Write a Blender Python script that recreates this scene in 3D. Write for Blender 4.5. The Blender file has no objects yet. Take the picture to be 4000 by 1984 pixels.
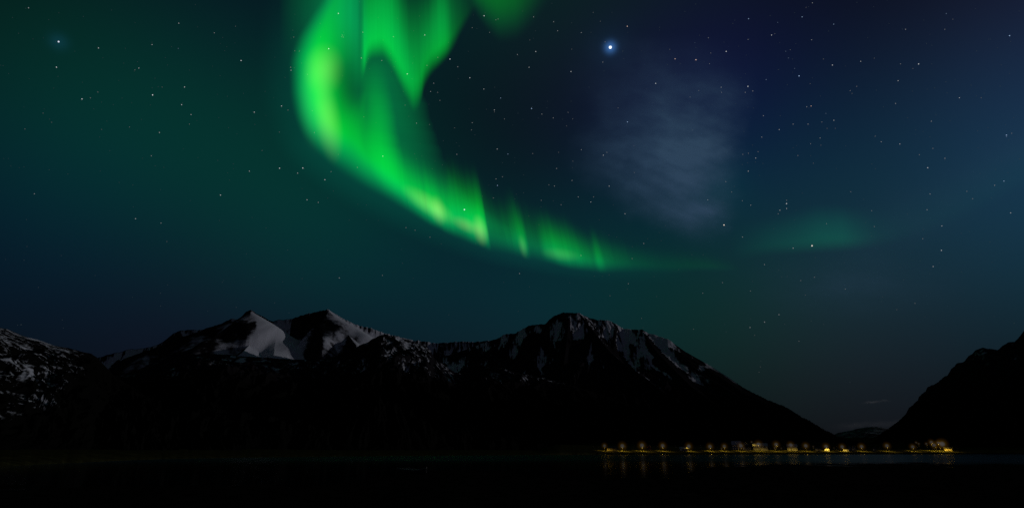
import bpy, bmesh, math, random
import numpy as np
from mathutils import Vector

SC = bpy.context.scene
COL = SC.collection

# ------------------------------------------------------------------ camera
PHOTO_W, PHOTO_H, FOCAL = 4000.0, 1984.0, 2250.0
PITCH = math.atan(774.0 / FOCAL)
EYE = 3.0
cam_data = bpy.data.cameras.new("camera")
cam = bpy.data.objects.new("camera", cam_data)
COL.objects.link(cam)
cam.location = (0, 0, EYE)
cam.rotation_euler = (math.pi / 2 + PITCH, 0, 0)
cam_data.sensor_width = 36.0
cam_data.lens = 36.0 * FOCAL / PHOTO_W
cam_data.clip_start = 0.1
cam_data.clip_end = 500000.0
SC.camera = cam
CP, SP = math.cos(PITCH), math.sin(PITCH)


def lin(c):
    c = np.asarray(c, float) / 255.0
    return np.where(c <= 0.04045, c / 12.92, ((c + 0.055) / 1.055) ** 2.4)


def ray(px, py):
    """Directions (x right, y forward, z up) through photograph pixels."""
    px = np.asarray(px, float); py = np.asarray(py, float)
    u = px - PHOTO_W / 2; v = -(py - PHOTO_H / 2)
    x = u; y = FOCAL * CP - v * SP; z = FOCAL * SP + v * CP
    return np.stack(np.broadcast_arrays(x, y, z), -1)


def on_range(px, py, R):
    """Point seen at a pixel at horizontal range R metres."""
    d = ray(px, py)
    h = np.hypot(d[..., 0], d[..., 1])
    p = d * (np.asarray(R, float) / h)[..., None]
    p[..., 2] += EYE
    return p


def on_level(px, py, z):
    """Point seen at a pixel on the level z."""
    d = ray(px, py)
    return d * ((z - EYE) / d[..., 2])[..., None] + np.array([0, 0, EYE])


# ------------------------------------------------------------------ night sky
SC.view_settings.view_transform = 'Standard'
SC.view_settings.look = 'None'
SC.view_settings.exposure = 0.0
SC.view_settings.gamma = 1.0
SC.cycles.transparent_max_bounces = 48
SC.cycles.max_bounces = 5
SC.cycles.use_denoising = False
SC.cycles.sample_clamp_indirect = 0.4

MOON_AZ, MOON_EL = math.radians(73), math.radians(9)      # azimuth from +Y towards +X

world = bpy.data.worlds.new("World")
SC.world = world
world.use_nodes = True
wn = world.node_tree
for n in list(wn.nodes):
    wn.nodes.remove(n)


def nd(tree, kind, **kw):
    n = tree.nodes.new(kind)
    for k, v in kw.items():
        setattr(n, k, v)
    return n


# colours of the clear night sky, as seen (photo x, photo y, sRGB)
SKY_SAMPLES = [
    (40, 60, 3, 38, 32), (500, 60, 4, 36, 38), (850, 60, 10, 28, 35), (250, 250, 0, 44, 38), (500, 350, 0, 50, 44),
    (900, 250, 5, 42, 42), (50, 600, 0, 40, 45), (500, 620, 0, 50, 48), (950, 620, 0, 50, 44), (1050, 400, 4, 40, 42),
    (500, 700, 0, 48, 48), (900, 720, 0, 52, 46), (50, 800, 2, 32, 46), (500, 850, 4, 36, 45), (900, 850, 0, 45, 47),
    (50, 1000, 8, 27, 42), (500, 1000, 9, 32, 45), (900, 1000, 5, 36, 48), (50, 1200, 12, 28, 37), (500, 1200, 14, 32, 42),
    (850, 1180, 17, 37, 46), (1100, 800, 0, 54, 48), (1400, 900, 0, 50, 48), (1200, 1050, 2, 42, 50), (1700, 1060, 0, 48, 50),
    (1500, 1150, 11, 38, 50), (1900, 1200, 14, 40, 50), (1950, 800, 6, 34, 40), (2100, 300, 11, 28, 36), (2100, 450, 13, 22, 32),
    (1900, 450, 12, 22, 34), (1800, 600, 10, 26, 36), (2250, 450, 14, 24, 40), (2150, 620, 11, 24, 36), (2600, 50, 16, 20, 40),
    (2950, 50, 11, 21, 38), (2300, 100, 12, 28, 38), (2750, 200, 17, 30, 54), (3300, 100, 12, 22, 45), (3600, 100, 16, 18, 38),
    (3900, 50, 20, 22, 50), (3300, 400, 10, 24, 48), (3600, 450, 14, 32, 52), (3900, 300, 22, 34, 60), (3950, 550, 22, 58, 78),
    (3000, 400, 12, 26, 55), (3300, 620, 14, 36, 60), (2100, 720, 8, 26, 38), (2300, 780, 10, 32, 42), (2350, 920, 0, 48, 48),
    (2600, 1000, 2, 46, 48), (2800, 1050, 2, 48, 46), (2400, 1120, 0, 50, 52), (2950, 750, 16, 34, 58), (2900, 950, 20, 42, 50),
    (2950, 1200, 22, 50, 52), (2300, 1180, 20, 44, 55), (2600, 1220, 5, 46, 44), (3100, 680, 18, 34, 62), (3500, 700, 14, 36, 62),
    (3900, 700, 24, 58, 76), (3250, 780, 18, 46, 60), (3270, 930, 10, 54, 58), (3000, 980, 6, 54, 54), (3600, 900, 26, 50, 66),
    (3900, 850, 24, 44, 72), (3300, 1100, 32, 52, 64), (3600, 1050, 22, 42, 58), (3900, 1050, 20, 34, 56), (3300, 1270, 28, 46, 52),
    (3700, 1250, 18, 32, 42), (3050, 1200, 22, 54, 54), (3100, 1400, 22, 36, 46), (3500, 1400, 18, 34, 42), (3900, 1270, 20, 32, 56),
    (3200, 1550, 22, 26, 36), (3450, 1550, 22, 24, 32), (3300, 1640, 20, 22, 27), (3420, 1640, 21, 23, 28), (2900, 1380, 18, 38, 48),
    (2000, 1700, 14, 22, 30), (300, 1600, 10, 18, 28), (1000, 1600, 12, 20, 30), (3800, 1600, 18, 22, 30), (2800, 1700, 18, 20, 26), (2500, 1500, 16, 26, 34), (1600, 1500, 12, 24, 34),
    (3750, 500, 18, 42, 62), (3850, 650, 22, 54, 72), (3960, 760, 14, 58, 68), (3600, 780, 18, 46, 66), (3700, 870, 16, 52, 66), (3450, 880, 14, 56, 64), (3950, 350, 26, 38, 74),
    (1000, 1150, 15, 32, 44), (1300, 1170, 14, 34, 46), (700, 1180, 14, 30, 43), (300, 1150, 12, 28, 40), (2700, 1300, 10, 38, 44), (3300, 1480, 20, 28, 36), (3000, 1480, 20, 28, 38), (3600, 1450, 20, 28, 38), (3100, 1560, 20, 24, 32),
    (2500, 500, 14, 28, 52), (2600, 750, 14, 32, 52), (1400, 300, 3, 36, 36), (1600, 700, 3, 42, 40), (1600, 150, 6, 32, 34),
]
MOONGLOW = 0.00012                    # the moonlit air itself: a Nishita sky far below daylight strength
AMBIENT = np.array([0.0010, 0.0019, 0.0036])
sam = np.array(SKY_SAMPLES, float)
dirs = ray(sam[:, 0], sam[:, 1]); dirs /= np.linalg.norm(dirs, axis=1)[:, None]
target = lin(sam[:, 2:] * np.interp(sam[:, 1], [900, 1250], [1.0, 0.90])[:, None])
lx, ly = np.meshgrid(np.linspace(-250, 4250, 10), np.linspace(-150, 1750, 7))
lobes = ray(lx.ravel(), ly.ravel()); lobes /= np.linalg.norm(lobes, axis=1)[:, None]
K = 1.0 / math.radians(8.2) ** 2
A = np.exp(K * (dirs @ lobes.T - 1.0))
cc = np.zeros((len(lobes), 3))
AtA = A.T @ A + 0.01 * np.eye(len(lobes)); Atb = A.T @ np.clip(target - AMBIENT - np.array([0.0006, 0.0006, 0.0006]), 0.0, None)
step = 1.0 / np.linalg.eigvalsh(AtA)[-1]
for _ in range(6000):
    cc = np.clip(cc - step * (AtA @ cc - Atb), 0, None)

tc = nd(wn, 'ShaderNodeTexCoord')
acc = None


def lobe(direction, k, colour, acc):
    dot = nd(wn, 'ShaderNodeVectorMath', operation='DOT_PRODUCT')
    wn.links.new(tc.outputs['Generated'], dot.inputs[0])
    dot.inputs[1].default_value = tuple(float(a) for a in direction)
    sub = nd(wn, 'ShaderNodeMath', operation='SUBTRACT'); sub.inputs[1].default_value = 1.0
    wn.links.new(dot.outputs['Value'], sub.inputs[0])
    pw = nd(wn, 'ShaderNodeMath', operation='POWER'); pw.inputs[0].default_value = math.exp(min(k, 80.0))
    if k > 80.0:
        mu = nd(wn, 'ShaderNodeMath', operation='MULTIPLY'); mu.inputs[1].default_value = k / 80.0
        wn.links.new(sub.outputs[0], mu.inputs[0]); sub = mu
    wn.links.new(sub.outputs[0], pw.inputs[1])
    ma = nd(wn, 'ShaderNodeVectorMath', operation='MULTIPLY_ADD')
    wn.links.new(pw.outputs[0], ma.inputs[0])
    ma.inputs[1].default_value = tuple(float(c) for c in colour)
    if acc is None:
        ma.inputs[2].default_value = tuple(float(c) for c in AMBIENT)
    else:
        wn.links.new(acc.outputs[0], ma.inputs[2])
    return ma


for d_, c_ in zip(lobes, cc):
    if c_.max() > 1e-5:
        acc = lobe(d_, K, c_, acc)


def unit(px, py):
    v = ray(px, py); return v / np.linalg.norm(v)


# the aureoles that thin high cloud draws round the two brightest lights of the sky, and faint green airglow
acc = lobe(unit(2384, 186), 1 / math.radians(1.3) ** 2, (0.0008, 0.004, 0.009), acc)
acc = lobe(unit(2384, 186), 1 / math.radians(0.34) ** 2, (0.035, 0.12, 0.34), acc)
acc = lobe(unit(2790, 720), 1 / math.radians(1.9) ** 2, (0.0, 0.010, 0.008), acc)
acc = lobe(unit(229, 164), 1 / math.radians(0.40) ** 2, (0.002, 0.013, 0.026), acc)

# fill light added to the unseen sky behind the camera, lifts the shaded snow
acc = lobe((0.35, -0.82, 0.45), 1 / math.radians(36) ** 2, (0.010, 0.010, 0.016), acc)
sky_tex = nd(wn, 'ShaderNodeTexSky')
sky_tex.sky_type = 'NISHITA'
sky_tex.sun_disc = False
sky_tex.sun_elevation = MOON_EL
sky_tex.sun_rotation = MOON_AZ
bg_air = nd(wn, 'ShaderNodeBackground'); bg_air.inputs['Strength'].default_value = MOONGLOW
wn.links.new(sky_tex.outputs[0], bg_air.inputs['Color'])
bg = nd(wn, 'ShaderNodeBackground'); bg.inputs['Strength'].default_value = 1.0
wn.links.new(acc.outputs[0], bg.inputs['Color'])
addbg = nd(wn, 'ShaderNodeAddShader')
wn.links.new(bg.outputs[0], addbg.inputs[0]); wn.links.new(bg_air.outputs[0], addbg.inputs[1])
wout = nd(wn, 'ShaderNodeOutputWorld')
wn.links.new(addbg.outputs[0], wout.inputs['Surface'])
world.cycles.sampling_method = 'MANUAL'
world.cycles.sample_map_resolution = 512

# the moon, low on the right
moon_data = bpy.data.lights.new("moonlight", 'SUN')
moon_data.energy = 0.39
moon_data.angle = math.radians(0.5)
moon_data.color = (0.93, 0.92, 1.0)
moon = bpy.data.objects.new("moonlight", moon_data)
COL.objects.link(moon)
to_moon = Vector((math.sin(MOON_AZ) * math.cos(MOON_EL), math.cos(MOON_AZ) * math.cos(MOON_EL), math.sin(MOON_EL)))
moon.rotation_euler = to_moon.to_track_quat('Z', 'Y').to_euler()


# ------------------------------------------------------------------ helpers
def tag(o, label=None, cat=None, group=None, kind=None):
    if label: o['label'] = label
    if cat: o['category'] = cat
    if group: o['group'] = group
    if kind: o['kind'] = kind
    return o


def link(name, me, parent=None):
    o = bpy.data.objects.new(name, me)
    COL.objects.link(o)
    if parent is not None:
        o.parent = parent
    return o


def empty(name, loc, rz=0.0):
    o = bpy.data.objects.new(name, None)
    o.empty_display_size = 0.5
    COL.objects.link(o)
    o.location = loc; o.rotation_euler = (0, 0, rz)
    return o


def grid_mesh(name, P, mat, attrs=None, smooth=True):
    """P: (rows, cols, 3) array -> one mesh."""
    nr, nc = P.shape[:2]
    me = bpy.data.meshes.new(name)
    me.vertices.add(nr * nc)
    me.vertices.foreach_set('co', P.reshape(-1).astype(np.float32))
    idx = np.arange(nr * nc).reshape(nr, nc)
    q = np.stack([idx[:-1, :-1], idx[:-1, 1:], idx[1:, 1:], idx[1:, :-1]], -1).reshape(-1, 4)
    me.loops.add(q.size)
    me.loops.foreach_set('vertex_index', q.reshape(-1).astype(np.int32))
    me.polygons.add(len(q))
    me.polygons.foreach_set('loop_start', np.arange(0, q.size, 4, dtype=np.int32))
    me.polygons.foreach_set('loop_total', np.full(len(q), 4, dtype=np.int32))
    if smooth:
        me.polygons.foreach_set('use_smooth', np.ones(len(q), dtype=bool))
    me.update(calc_edges=True)
    for k, v in (attrs or {}).items():
        if v.ndim == 3:
            a = me.attributes.new(k, 'FLOAT_COLOR', 'POINT')
            rgba = np.ones((nr * nc, 4), np.float32); rgba[:, :3] = v.reshape(-1, 3)
            a.data.foreach_set('color', rgba.reshape(-1))
        else:
            a = me.attributes.new(k, 'FLOAT', 'POINT')
            a.data.foreach_set('value', v.reshape(-1).astype(np.float32))
    me.materials.append(mat)
    return me


def material(name):
    m = bpy.data.materials.new(name)
    m.use_nodes = True
    t = m.node_tree
    for n in list(t.nodes):
        t.nodes.remove(n)
    out = nd(t, 'ShaderNodeOutputMaterial')
    return m, t, out


def surface(name, colour, rough=0.8, vary=0.25, scale=3.0, metallic=0.0, bump=0.0, spec=0.3):
    """Plain real-world surface with a little procedural wear."""
    m, t, out = material(name)
    p = nd(t, 'ShaderNodeBsdfPrincipled')
    p.inputs['Roughness'].default_value = rough
    p.inputs['Metallic'].default_value = metallic
    p.inputs['Specular IOR Level'].default_value = spec
    c = nd(t, 'ShaderNodeTexCoord')
    no = nd(t, 'ShaderNodeTexNoise'); no.inputs['Scale'].default_value = scale; no.inputs['Detail'].default_value = 5
    t.links.new(c.outputs['Object'], no.inputs['Vector'])
    r = nd(t, 'ShaderNodeValToRGB')
    a = np.array(colour)
    r.color_ramp.elements[0].position = 0.3; r.color_ramp.elements[1].position = 0.7
    r.color_ramp.elements[0].color = (*np.clip(a * (1 - vary), 0, 1), 1)
    r.color_ramp.elements[1].color = (*np.clip(a * (1 + vary), 0, 1), 1)
    t.links.new(no.outputs['Fac'], r.inputs['Fac'])
    t.links.new(r.outputs['Color'], p.inputs['Base Color'])
    if bump:
        b = nd(t, 'ShaderNodeBump'); b.inputs['Strength'].default_value = bump
        t.links.new(no.outputs['Fac'], b.inputs['Height']); t.links.new(b.outputs['Normal'], p.inputs['Normal'])
    t.links.new(p.outputs[0], out.inputs['Surface'])
    return m


def glowing(name, colour, strength=1.0):
    m, t, out = material(name)
    e = nd(t, 'ShaderNodeEmission')
    e.inputs['Color'].default_value = (*colour, 1); e.inputs['Strength'].default_value = strength
    t.links.new(e.outputs[0], out.inputs['Surface'])
    m.cycles.emission_sampling = 'NONE'
    return m


def _hash(ix, iy, seed):
    h = (ix.astype(np.int64) * 374761393 + iy.astype(np.int64) * 668265263 + seed * 1274126177) & 0xFFFFFFFF
    h = ((h ^ (h >> 13)) * 1274126177) & 0xFFFFFFFF
    h = (h ^ (h >> 16)) & 0xFFFFFFFF
    return h.astype(np.float64) * (2 * math.pi / 4294967296.0)


def perlin(x, y, seed=0):
    x0 = np.floor(x); y0 = np.floor(y)
    fx = x - x0; fy = y - y0
    u = fx * fx * fx * (fx * (fx * 6 - 15) + 10); v = fy * fy * fy * (fy * (fy * 6 - 15) + 10)

    def g(dx, dy):
        a = _hash(x0 + dx, y0 + dy, seed)
        return np.cos(a) * (fx - dx) + np.sin(a) * (fy - dy)
    n0 = g(0, 0) * (1 - u) + g(1, 0) * u
    n1 = g(0, 1) * (1 - u) + g(1, 1) * u
    return (n0 * (1 - v) + n1 * v) * 1.41


def fbm(x, y, seed=0, octaves=5, gain=0.5, lac=2.03):
    s = 0; a = 1.0; t = 0
    for i in range(octaves):
        s = s + a * perlin(x, y, seed + i * 17); t += a
        x = x * lac + 11.3; y = y * lac + 5.7; a *= gain
    return s / t


def ridged(x, y, seed=0, octaves=4, gain=0.5, lac=2.1):
    s = 0; a = 1.0; t = 0
    for i in range(octaves):
        s = s + a * (1 - np.abs(perlin(x, y, seed + i * 13)) * 1.8); t += a
        x = x * lac + 3.1; y = y * lac + 7.9; a *= gain
    return s / t


def smooth(a, b, x):
    t = np.clip((x - a) / (b - a), 0, 1)
    return t * t * (3 - 2 * t)


# ------------------------------------------------------------------ mountains
def mountain_material(name, rock, heath, snow):
    m, t, out = material(name)
    p = nd(t, 'ShaderNodeBsdfPrincipled'); p.inputs['Roughness'].default_value = 0.9
    p.inputs['Specular IOR Level'].default_value = 0.0
    at = nd(t, 'ShaderNodeAttribute', attribute_name='snow')
    hi = nd(t, 'ShaderNodeAttribute', attribute_name='heath')
    co = nd(t, 'ShaderNodeTexCoord')
    n1 = nd(t, 'ShaderNodeTexNoise'); n1.inputs['Scale'].default_value = 0.02; n1.inputs['Detail'].default_value = 8
    n1.inputs['Roughness'].default_value = 0.65
    t.links.new(co.outputs['Object'], n1.inputs['Vector'])
    # snow cover breaks up along its edges
    ad = nd(t, 'ShaderNodeMath', operation='MULTIPLY_ADD')
    t.links.new(n1.outputs['Fac'], ad.inputs[0]); ad.inputs[1].default_value = 0.5; ad.inputs[2].default_value = -0.25
    sm = nd(t, 'ShaderNodeMath', operation='ADD')
    t.links.new(at.outputs['Fac'], sm.inputs[0]); t.links.new(ad.outputs[0], sm.inputs[1])
    mr = nd(t, 'ShaderNodeMapRange'); mr.interpolation_type = 'SMOOTHSTEP'
    mr.inputs['From Min'].default_value = 0.36; mr.inputs['From Max'].default_value = 0.66
    t.links.new(sm.outputs[0], mr.inputs['Value'])
    r1 = nd(t, 'ShaderNodeMix', data_type='RGBA')
    t.links.new(hi.outputs['Fac'], r1.inputs['Factor'])
    r1.inputs['A'].default_value = (*rock, 1); r1.inputs['B'].default_value = (*heath, 1)
    r2 = nd(t, 'ShaderNodeMix', data_type='RGBA')
    t.links.new(mr.outputs['Result'], r2.inputs['Factor'])
    t.links.new(r1.outputs['Result'], r2.inputs['A']); r2.inputs['B'].default_value = (*snow, 1)
    t.links.new(r2.outputs['Result'], p.inputs['Base Color'])
    b = nd(t, 'ShaderNodeBump'); b.inputs['Strength'].default_value = 0.5; b.inputs['Distance'].default_value = 6.0
    t.links.new(n1.outputs['Fac'], b.inputs['Height']); t.links.new(b.outputs['Normal'], p.inputs['Normal'])
    t.links.new(p.outputs[0], out.inputs['Surface'])
    return m


MOUNT = mountain_material('rock_and_snow', (0.018, 0.016, 0.018), (0.006, 0.006, 0.005), (0.72, 0.73, 0.78))


def az_of(p):
    return np.arctan2(p[..., 0], p[..., 1])


def px_az(px, py=1500.0):
    return float(az_of(ray(px, py)))


SPUR = []


def mountain(name, crest, foot, *, ncol, nrow, power=1.3, back=0.6, gully=(160, 600, 45), seed=1, spurs=(), snow=None,
             jag=4.0, foot_z=4.0, mass=(900, 40), extra=None, warp=0.6):
    """crest: (px, py, range) skyline points; foot: (px, range) where the slope meets the lowland."""
    cr = np.array(crest, float)
    P = on_range(cr[:, 0], cr[:, 1], cr[:, 2])
    a = az_of(P)
    az = np.linspace(a[0], a[-1], ncol)
    Rc = np.interp(az, a, cr[:, 2]); hc = np.interp(az, a, P[:, 2])
    f = np.array(foot, float)
    fa = az_of(ray(f[:, 0], np.full(len(f), 1700.0)))
    R0 = np.interp(az, fa, f[:, 1])
    hs = hc.copy()
    hc = hc + jag * fbm(az * Rc / 28.0, az * 0, seed + 5, 4) * np.clip(Rc / 3000, 0.3, 2)
    u = np.concatenate([np.linspace(0, 1, nrow), 1 + np.linspace(0.01, 0.5, nrow // 8)])
    U, AZ = np.meshgrid(u, az, indexing='ij')
    RC, R00, HC = Rc[None, :], R0[None, :], hc[None, :]
    R = R00 + U * (RC - R00)
    arc = AZ * RC                                            # metres along the range
    dpt = (R - RC)                                           # metres in front of the crest (negative)
    uu = np.clip(U, 0, 1)
    h = foot_z + (hs[None, :] - foot_z) * uu ** power + (hc - hs)[None, :] * smooth(0.93, 1.0, uu)
    h = np.where(U > 1, HC - back * (R - RC), h)
    # spurs and gullies run down the slope
    gx, gy, ga = gully
    wx = arc + warp * gx * fbm(arc / (2.2 * gx), dpt / (1.2 * gy), seed + 40, 3)
    g = ridged(wx / gx, dpt / gy, seed, 4) - 0.55
    m_ = fbm(arc / mass[0], dpt / mass[0], seed + 70, 4)
    w = np.clip(np.sin(np.pi * np.clip(U, 0, 1)), 0, 1) ** 0.6
    h = h + w * (ga * g + mass[1] * m_)
    h = h + w * 5.0 * fbm(arc / 26.0, dpt / 34.0, seed + 90, 4)
    X = R * np.sin(AZ); Y = R * np.cos(AZ)
    sides = []
    for pts, lslope, rslope in spurs:                        # hand-placed ridges: sloping tents along 3-D lines
        pt = np.array(pts, float)
        for r_ in pt:                                        # a range below zero: so many metres proud of the plain slope
            if r_[2] <= 0:
                ci = int(np.argmin(np.abs(az - px_az(r_[0], r_[1]))))
                us = np.linspace(0, 1, 400)
                hh = foot_z + (hs[ci] - foot_z) * us ** power; Rs = R0[ci] + us * (Rc[ci] - R0[ci])
                d_ = ray(r_[0], r_[1]); el = d_[2] / math.hypot(d_[0], d_[1])
                k_ = np.nonzero((hh - EYE) / Rs >= el)[0]
                r_[2] = (Rs[k_[0]] if len(k_) else Rc[ci]) + r_[2]
        q = on_range(*pt.T)
        tq = np.linspace(0, len(q) - 1, 34)
        q = np.stack([np.interp(tq, np.arange(len(q)), q[:, c_]) for c_ in range(3)], -1)
        for _ in range(6):
            q[1:-1] = 0.25 * q[:-2] + 0.5 * q[1:-1] + 0.25 * q[2:]
        near = np.full(X.shape, 1e9); nside = np.ones(X.shape)
        best = np.full(X.shape, -1e9)
        wob = 1 + 0.16 * fbm(arc / 330.0, dpt / 520.0, seed + 33, 2)
        for i in range(len(q) - 1):
            A_, B_ = q[i], q[i + 1]
            d = B_[:2] - A_[:2]; L2 = d @ d
            s = np.clip(((X - A_[0]) * d[0] + (Y - A_[1]) * d[1]) / L2, 0, 1)
            ex = X - (A_[0] + s * d[0]); ey = Y - (A_[1] + s * d[1])
            dist = np.hypot(ex, ey)
            side = np.sign(ex)                               # + is the moonlit, right-hand side
            sl = np.where(side > 0, rslope, lslope)
            best = np.maximum(best, A_[2] + s * (B_[2] - A_[2]) - sl * dist * wob)
            nside = np.where(dist < near, side, nside); near = np.minimum(near, dist)
        sides.append(near * nside)
        g = np.where(best > h, 0.45, g)
        kk = 9.0
        dh = np.clip((h - best) / kk, -30, 30)
        h = best + kk * np.logaddexp(0.0, dh) + np.where(dh > 29.9, h - best - 30 * kk, 0.0)
    # nothing may stand above the skyline
    lim = EYE + (HC - EYE) * R / RC
    lim = lim - 0.003 * R * np.clip((1 - U) * 6, 0, 1)
    h = np.where(U < 0.995, np.where(h > lim, lim - 0.6 * (h - lim), h), h)
    P3 = np.stack([X, Y, h], -1)
    du = np.gradient(P3, axis=0); dv = np.gradient(P3, axis=1)
    N = np.cross(dv, du); N /= np.linalg.norm(N, axis=-1, keepdims=True) + 1e-9
    N[N[..., 2] < 0] *= -1
    conc = ga * 0.02 * (0.0 - g)                             # gully floors keep their snow
    SPUR[:] = sides
    sn = snow(X, Y, h, N, arc, dpt, U, conc, AZ) if snow else np.zeros_like(h)
    heath = 1 - smooth(150, 330, h + 60 * m_)
    me = grid_mesh(name, P3, MOUNT, {'snow': sn, 'heath': heath})
    return me, (az, Rc, hc)


# -- far hill closing the valley
far_crest = [(3080, 1705, 11000), (3200, 1702, 11000), (3258, 1697, 11000), (3275, 1689, 11000), (3323, 1680, 11000), (3366, 1670, 11000),
             (3409, 1665, 11000), (3443, 1668, 11000), (3469, 1674, 11000), (3560, 1690, 11000), (3700, 1700, 11000)]
me, _ = mountain('hill', far_crest, [(3000, 7000), (3800, 7000)], ncol=260, nrow=60, gully=(500, 900, 30), seed=3, jag=6,
                 snow=lambda X, Y, h, N, arc, dpt, U, c, AZ: 0.42 + 0.12 * fbm(arc / 300, dpt / 300, 8, 4))
tag(link('hill', me), 'low dark hill far up the valley, dim blue under a pale cloud bank', 'hill', kind='structure')


# -- back range with the two sharp peaks
back_crest = [(250, 1430, 4600), (379, 1397, 4600), (392, 1394, 4600), (430, 1384, 4600), (495, 1366, 4650), (551, 1361, 4700), (594, 1354, 4700),
              (637, 1335, 4750), (680, 1301, 4800), (706, 1290, 4800), (757, 1288, 4800), (795, 1287, 4800), (823, 1277, 4800),
              (869, 1266, 4800), (883, 1256, 4800), (906, 1245, 4800), (929, 1250, 4800), (946, 1234, 4800), (960, 1219, 4800),
              (980, 1211, 4800), (992, 1217, 4820), (1001, 1225, 4850), (1024, 1234, 4900), (1049, 1252, 5000), (1066, 1257, 5100),
              (1087, 1250, 5200), (1140, 1245, 5250), (1175, 1233, 5200), (1200, 1225, 5150), (1228, 1220, 5100), (1249, 1214, 5050),
              (1277, 1209, 5000), (1288, 1212, 5000), (1302, 1222, 5000), (1334, 1242, 4950), (1369, 1259, 4900), (1404, 1273, 4900),
              (1439, 1279, 4900), (1475, 1291, 4900), (1500, 1301, 4900), (1551, 1313, 4900), (1610, 1328, 4900), (1664, 1334, 4900),
              (1703, 1340, 4900), (1774, 1336, 4900), (1813, 1332, 4900), (1840, 1336, 4900), (1911, 1330, 4900), (1960, 1325, 4900), (2050, 1310, 4900)]


def snow_back(X, Y, h, N, arc, dpt, U, c, AZ):
    s = 0.47 + 0.50 * fbm(arc / 170, dpt / 260, 21, 5) + 0.14 * fbm(arc / 40, dpt / 60, 22, 3)
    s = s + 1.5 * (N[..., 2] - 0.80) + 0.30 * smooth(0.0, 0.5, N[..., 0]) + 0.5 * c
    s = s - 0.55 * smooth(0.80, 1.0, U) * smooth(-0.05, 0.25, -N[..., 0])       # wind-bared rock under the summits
    s = s + 0.55 * smooth(-10, 30, SPUR[0]) * smooth(420, 250, SPUR[0]) * smooth(0.95, 0.85, U) + 0.15 * smooth(0, 30, SPUR[1]) * smooth(300, 150, SPUR[1])
    return s * smooth(250, 430, h + 60 * fbm(arc / 300, dpt / 300, 5, 3))


spur_a = ([(980, 1212, 4790), (994, 1240, 4720), (1000, 1268, 4640), (995, 1300, 4500), (996, 1330, 4350), (975, 1345, 4200), (950, 1372, 3900)], 0.95, 0.57)
spur_b = ([(1280, 1211, 4990), (1303, 1232, 4900), (1330, 1266, 4780), (1356, 1300, 4600), (1378, 1330, 4400), (1392, 1352, 4200)], 1.0, 0.60)
spur_c = ([(905, 1247, 4790), (880, 1275, 4650), (840, 1310, 4450), (800, 1350, 4200)], 0.6, 0.6)
me, _ = mountain('mountain', back_crest, [(100, 2400), (2200, 2600)], ncol=1000, nrow=300, power=1.9, gully=(190, 700, 45), seed=11,
                 spurs=(spur_a, spur_b, spur_c), snow=snow_back, jag=7, mass=(700, 45))
tag(link('mountain', me), 'snowy range with two sharp summits behind the dark shoulder', 'mountain', kind='structure')

# -- the great peak with its long right-hand ridge
main_crest = [(1640, 1420, 4300), (1760, 1385, 4300), (1860, 1350, 4300), (1911, 1331, 4300), (1950, 1320, 4250), (1966, 1306, 4200), (2016, 1301, 4200), (2040, 1285, 4150), (2067, 1271, 4150),
              (2099, 1267, 4150), (2130, 1266, 4150), (2146, 1248, 4150), (2165, 1234, 4150), (2200, 1220, 4150), (2224, 1223, 4150),
              (2259, 1222, 4150), (2271, 1230, 4150), (2294, 1238, 4180), (2326, 1248, 4200), (2380, 1252, 4200), (2400, 1261, 4180),
              (2435, 1284, 4150), (2505, 1288, 4050), (2538, 1303, 4000), (2608, 1324, 3850), (2651, 1354, 3750), (2679, 1375, 3650),
              (2731, 1404, 3500), (2787, 1436, 3350), (2848, 1474, 3150), (2895, 1509, 3000), (2937, 1533, 2850), (2998, 1563, 2700),
              (3069, 1591, 2520), (3120, 1622, 2370), (3186, 1659, 2170), (3233, 1688, 2020), (3258, 1699, 1930), (3330, 1722, 1770), (3420, 1738, 1650)]


spur_m = ([(2262, 1224, 4140), (2283, 1250, -60), (2308, 1281, -110), (2355, 1342, -170), (2397, 1394, -200), (2458, 1432, -200), (2519, 1474, -190), (2575, 1521, -170),
           (2622, 1548, -140), (2690, 1600, -60)], 0.95, 0.80)


def snow_main(X, Y, h, N, arc, dpt, U, c, AZ):
    s = 0.12 + 0.85 * fbm(arc / 17, dpt / 260, 31, 4, 0.6) + 0.20 * fbm(arc / 90, dpt / 200, 32, 4) + 0.14 * smooth(0.7, 0.95, U)
    s = s + 0.4 * (N[..., 2] - 0.76) + 1.3 * c
    e = SPUR[0]
    s = s + 0.95 * np.exp(-((e - 26) / 32) ** 2) * (0.8 + 0.7 * fbm(arc / 22, dpt / 40, 35, 4))       # drifted snow along the ridge
    s = s + 0.42 * smooth(40, 160, e) * smooth(620, 260, e) * smooth(0.45, 0.75, U)                    # the snow bowl right of it
    return s * smooth(170, 420, h + 90 * fbm(arc / 240, dpt / 240, 6, 3))


spur_n = ([(2170, 1236, 4140), (2120, 1300, -70), (2060, 1370, -120), (2010, 1440, -110), (1985, 1500, -60)], 0.9, 0.8)
spur_o = ([(2225, 1224, 4140), (2215, 1320, -60), (2205, 1400, -110), (2195, 1470, -110), (2190, 1520, -60)], 1.0, 0.9)
spur_p = ([(2505, 1290, 4040), (2560, 1370, -60), (2640, 1450, -110), (2720, 1530, -110), (2790, 1590, -50)], 0.8, 0.7)
me, main_sky = mountain('mountain', main_crest, [(1600, 2000), (2300, 1350), (2700, 1300), (3000, 1350), (3450, 1500)], ncol=1250, nrow=330, power=1.5, gully=(150, 800, 55), seed=51,
                        spurs=(spur_m, spur_n, spur_o, spur_p), snow=snow_main, jag=6, mass=(800, 50))
tag(link('mountain', me), 'great flat-topped snowy peak whose long ridge slopes down to the village', 'mountain', kind='structure')

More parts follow.
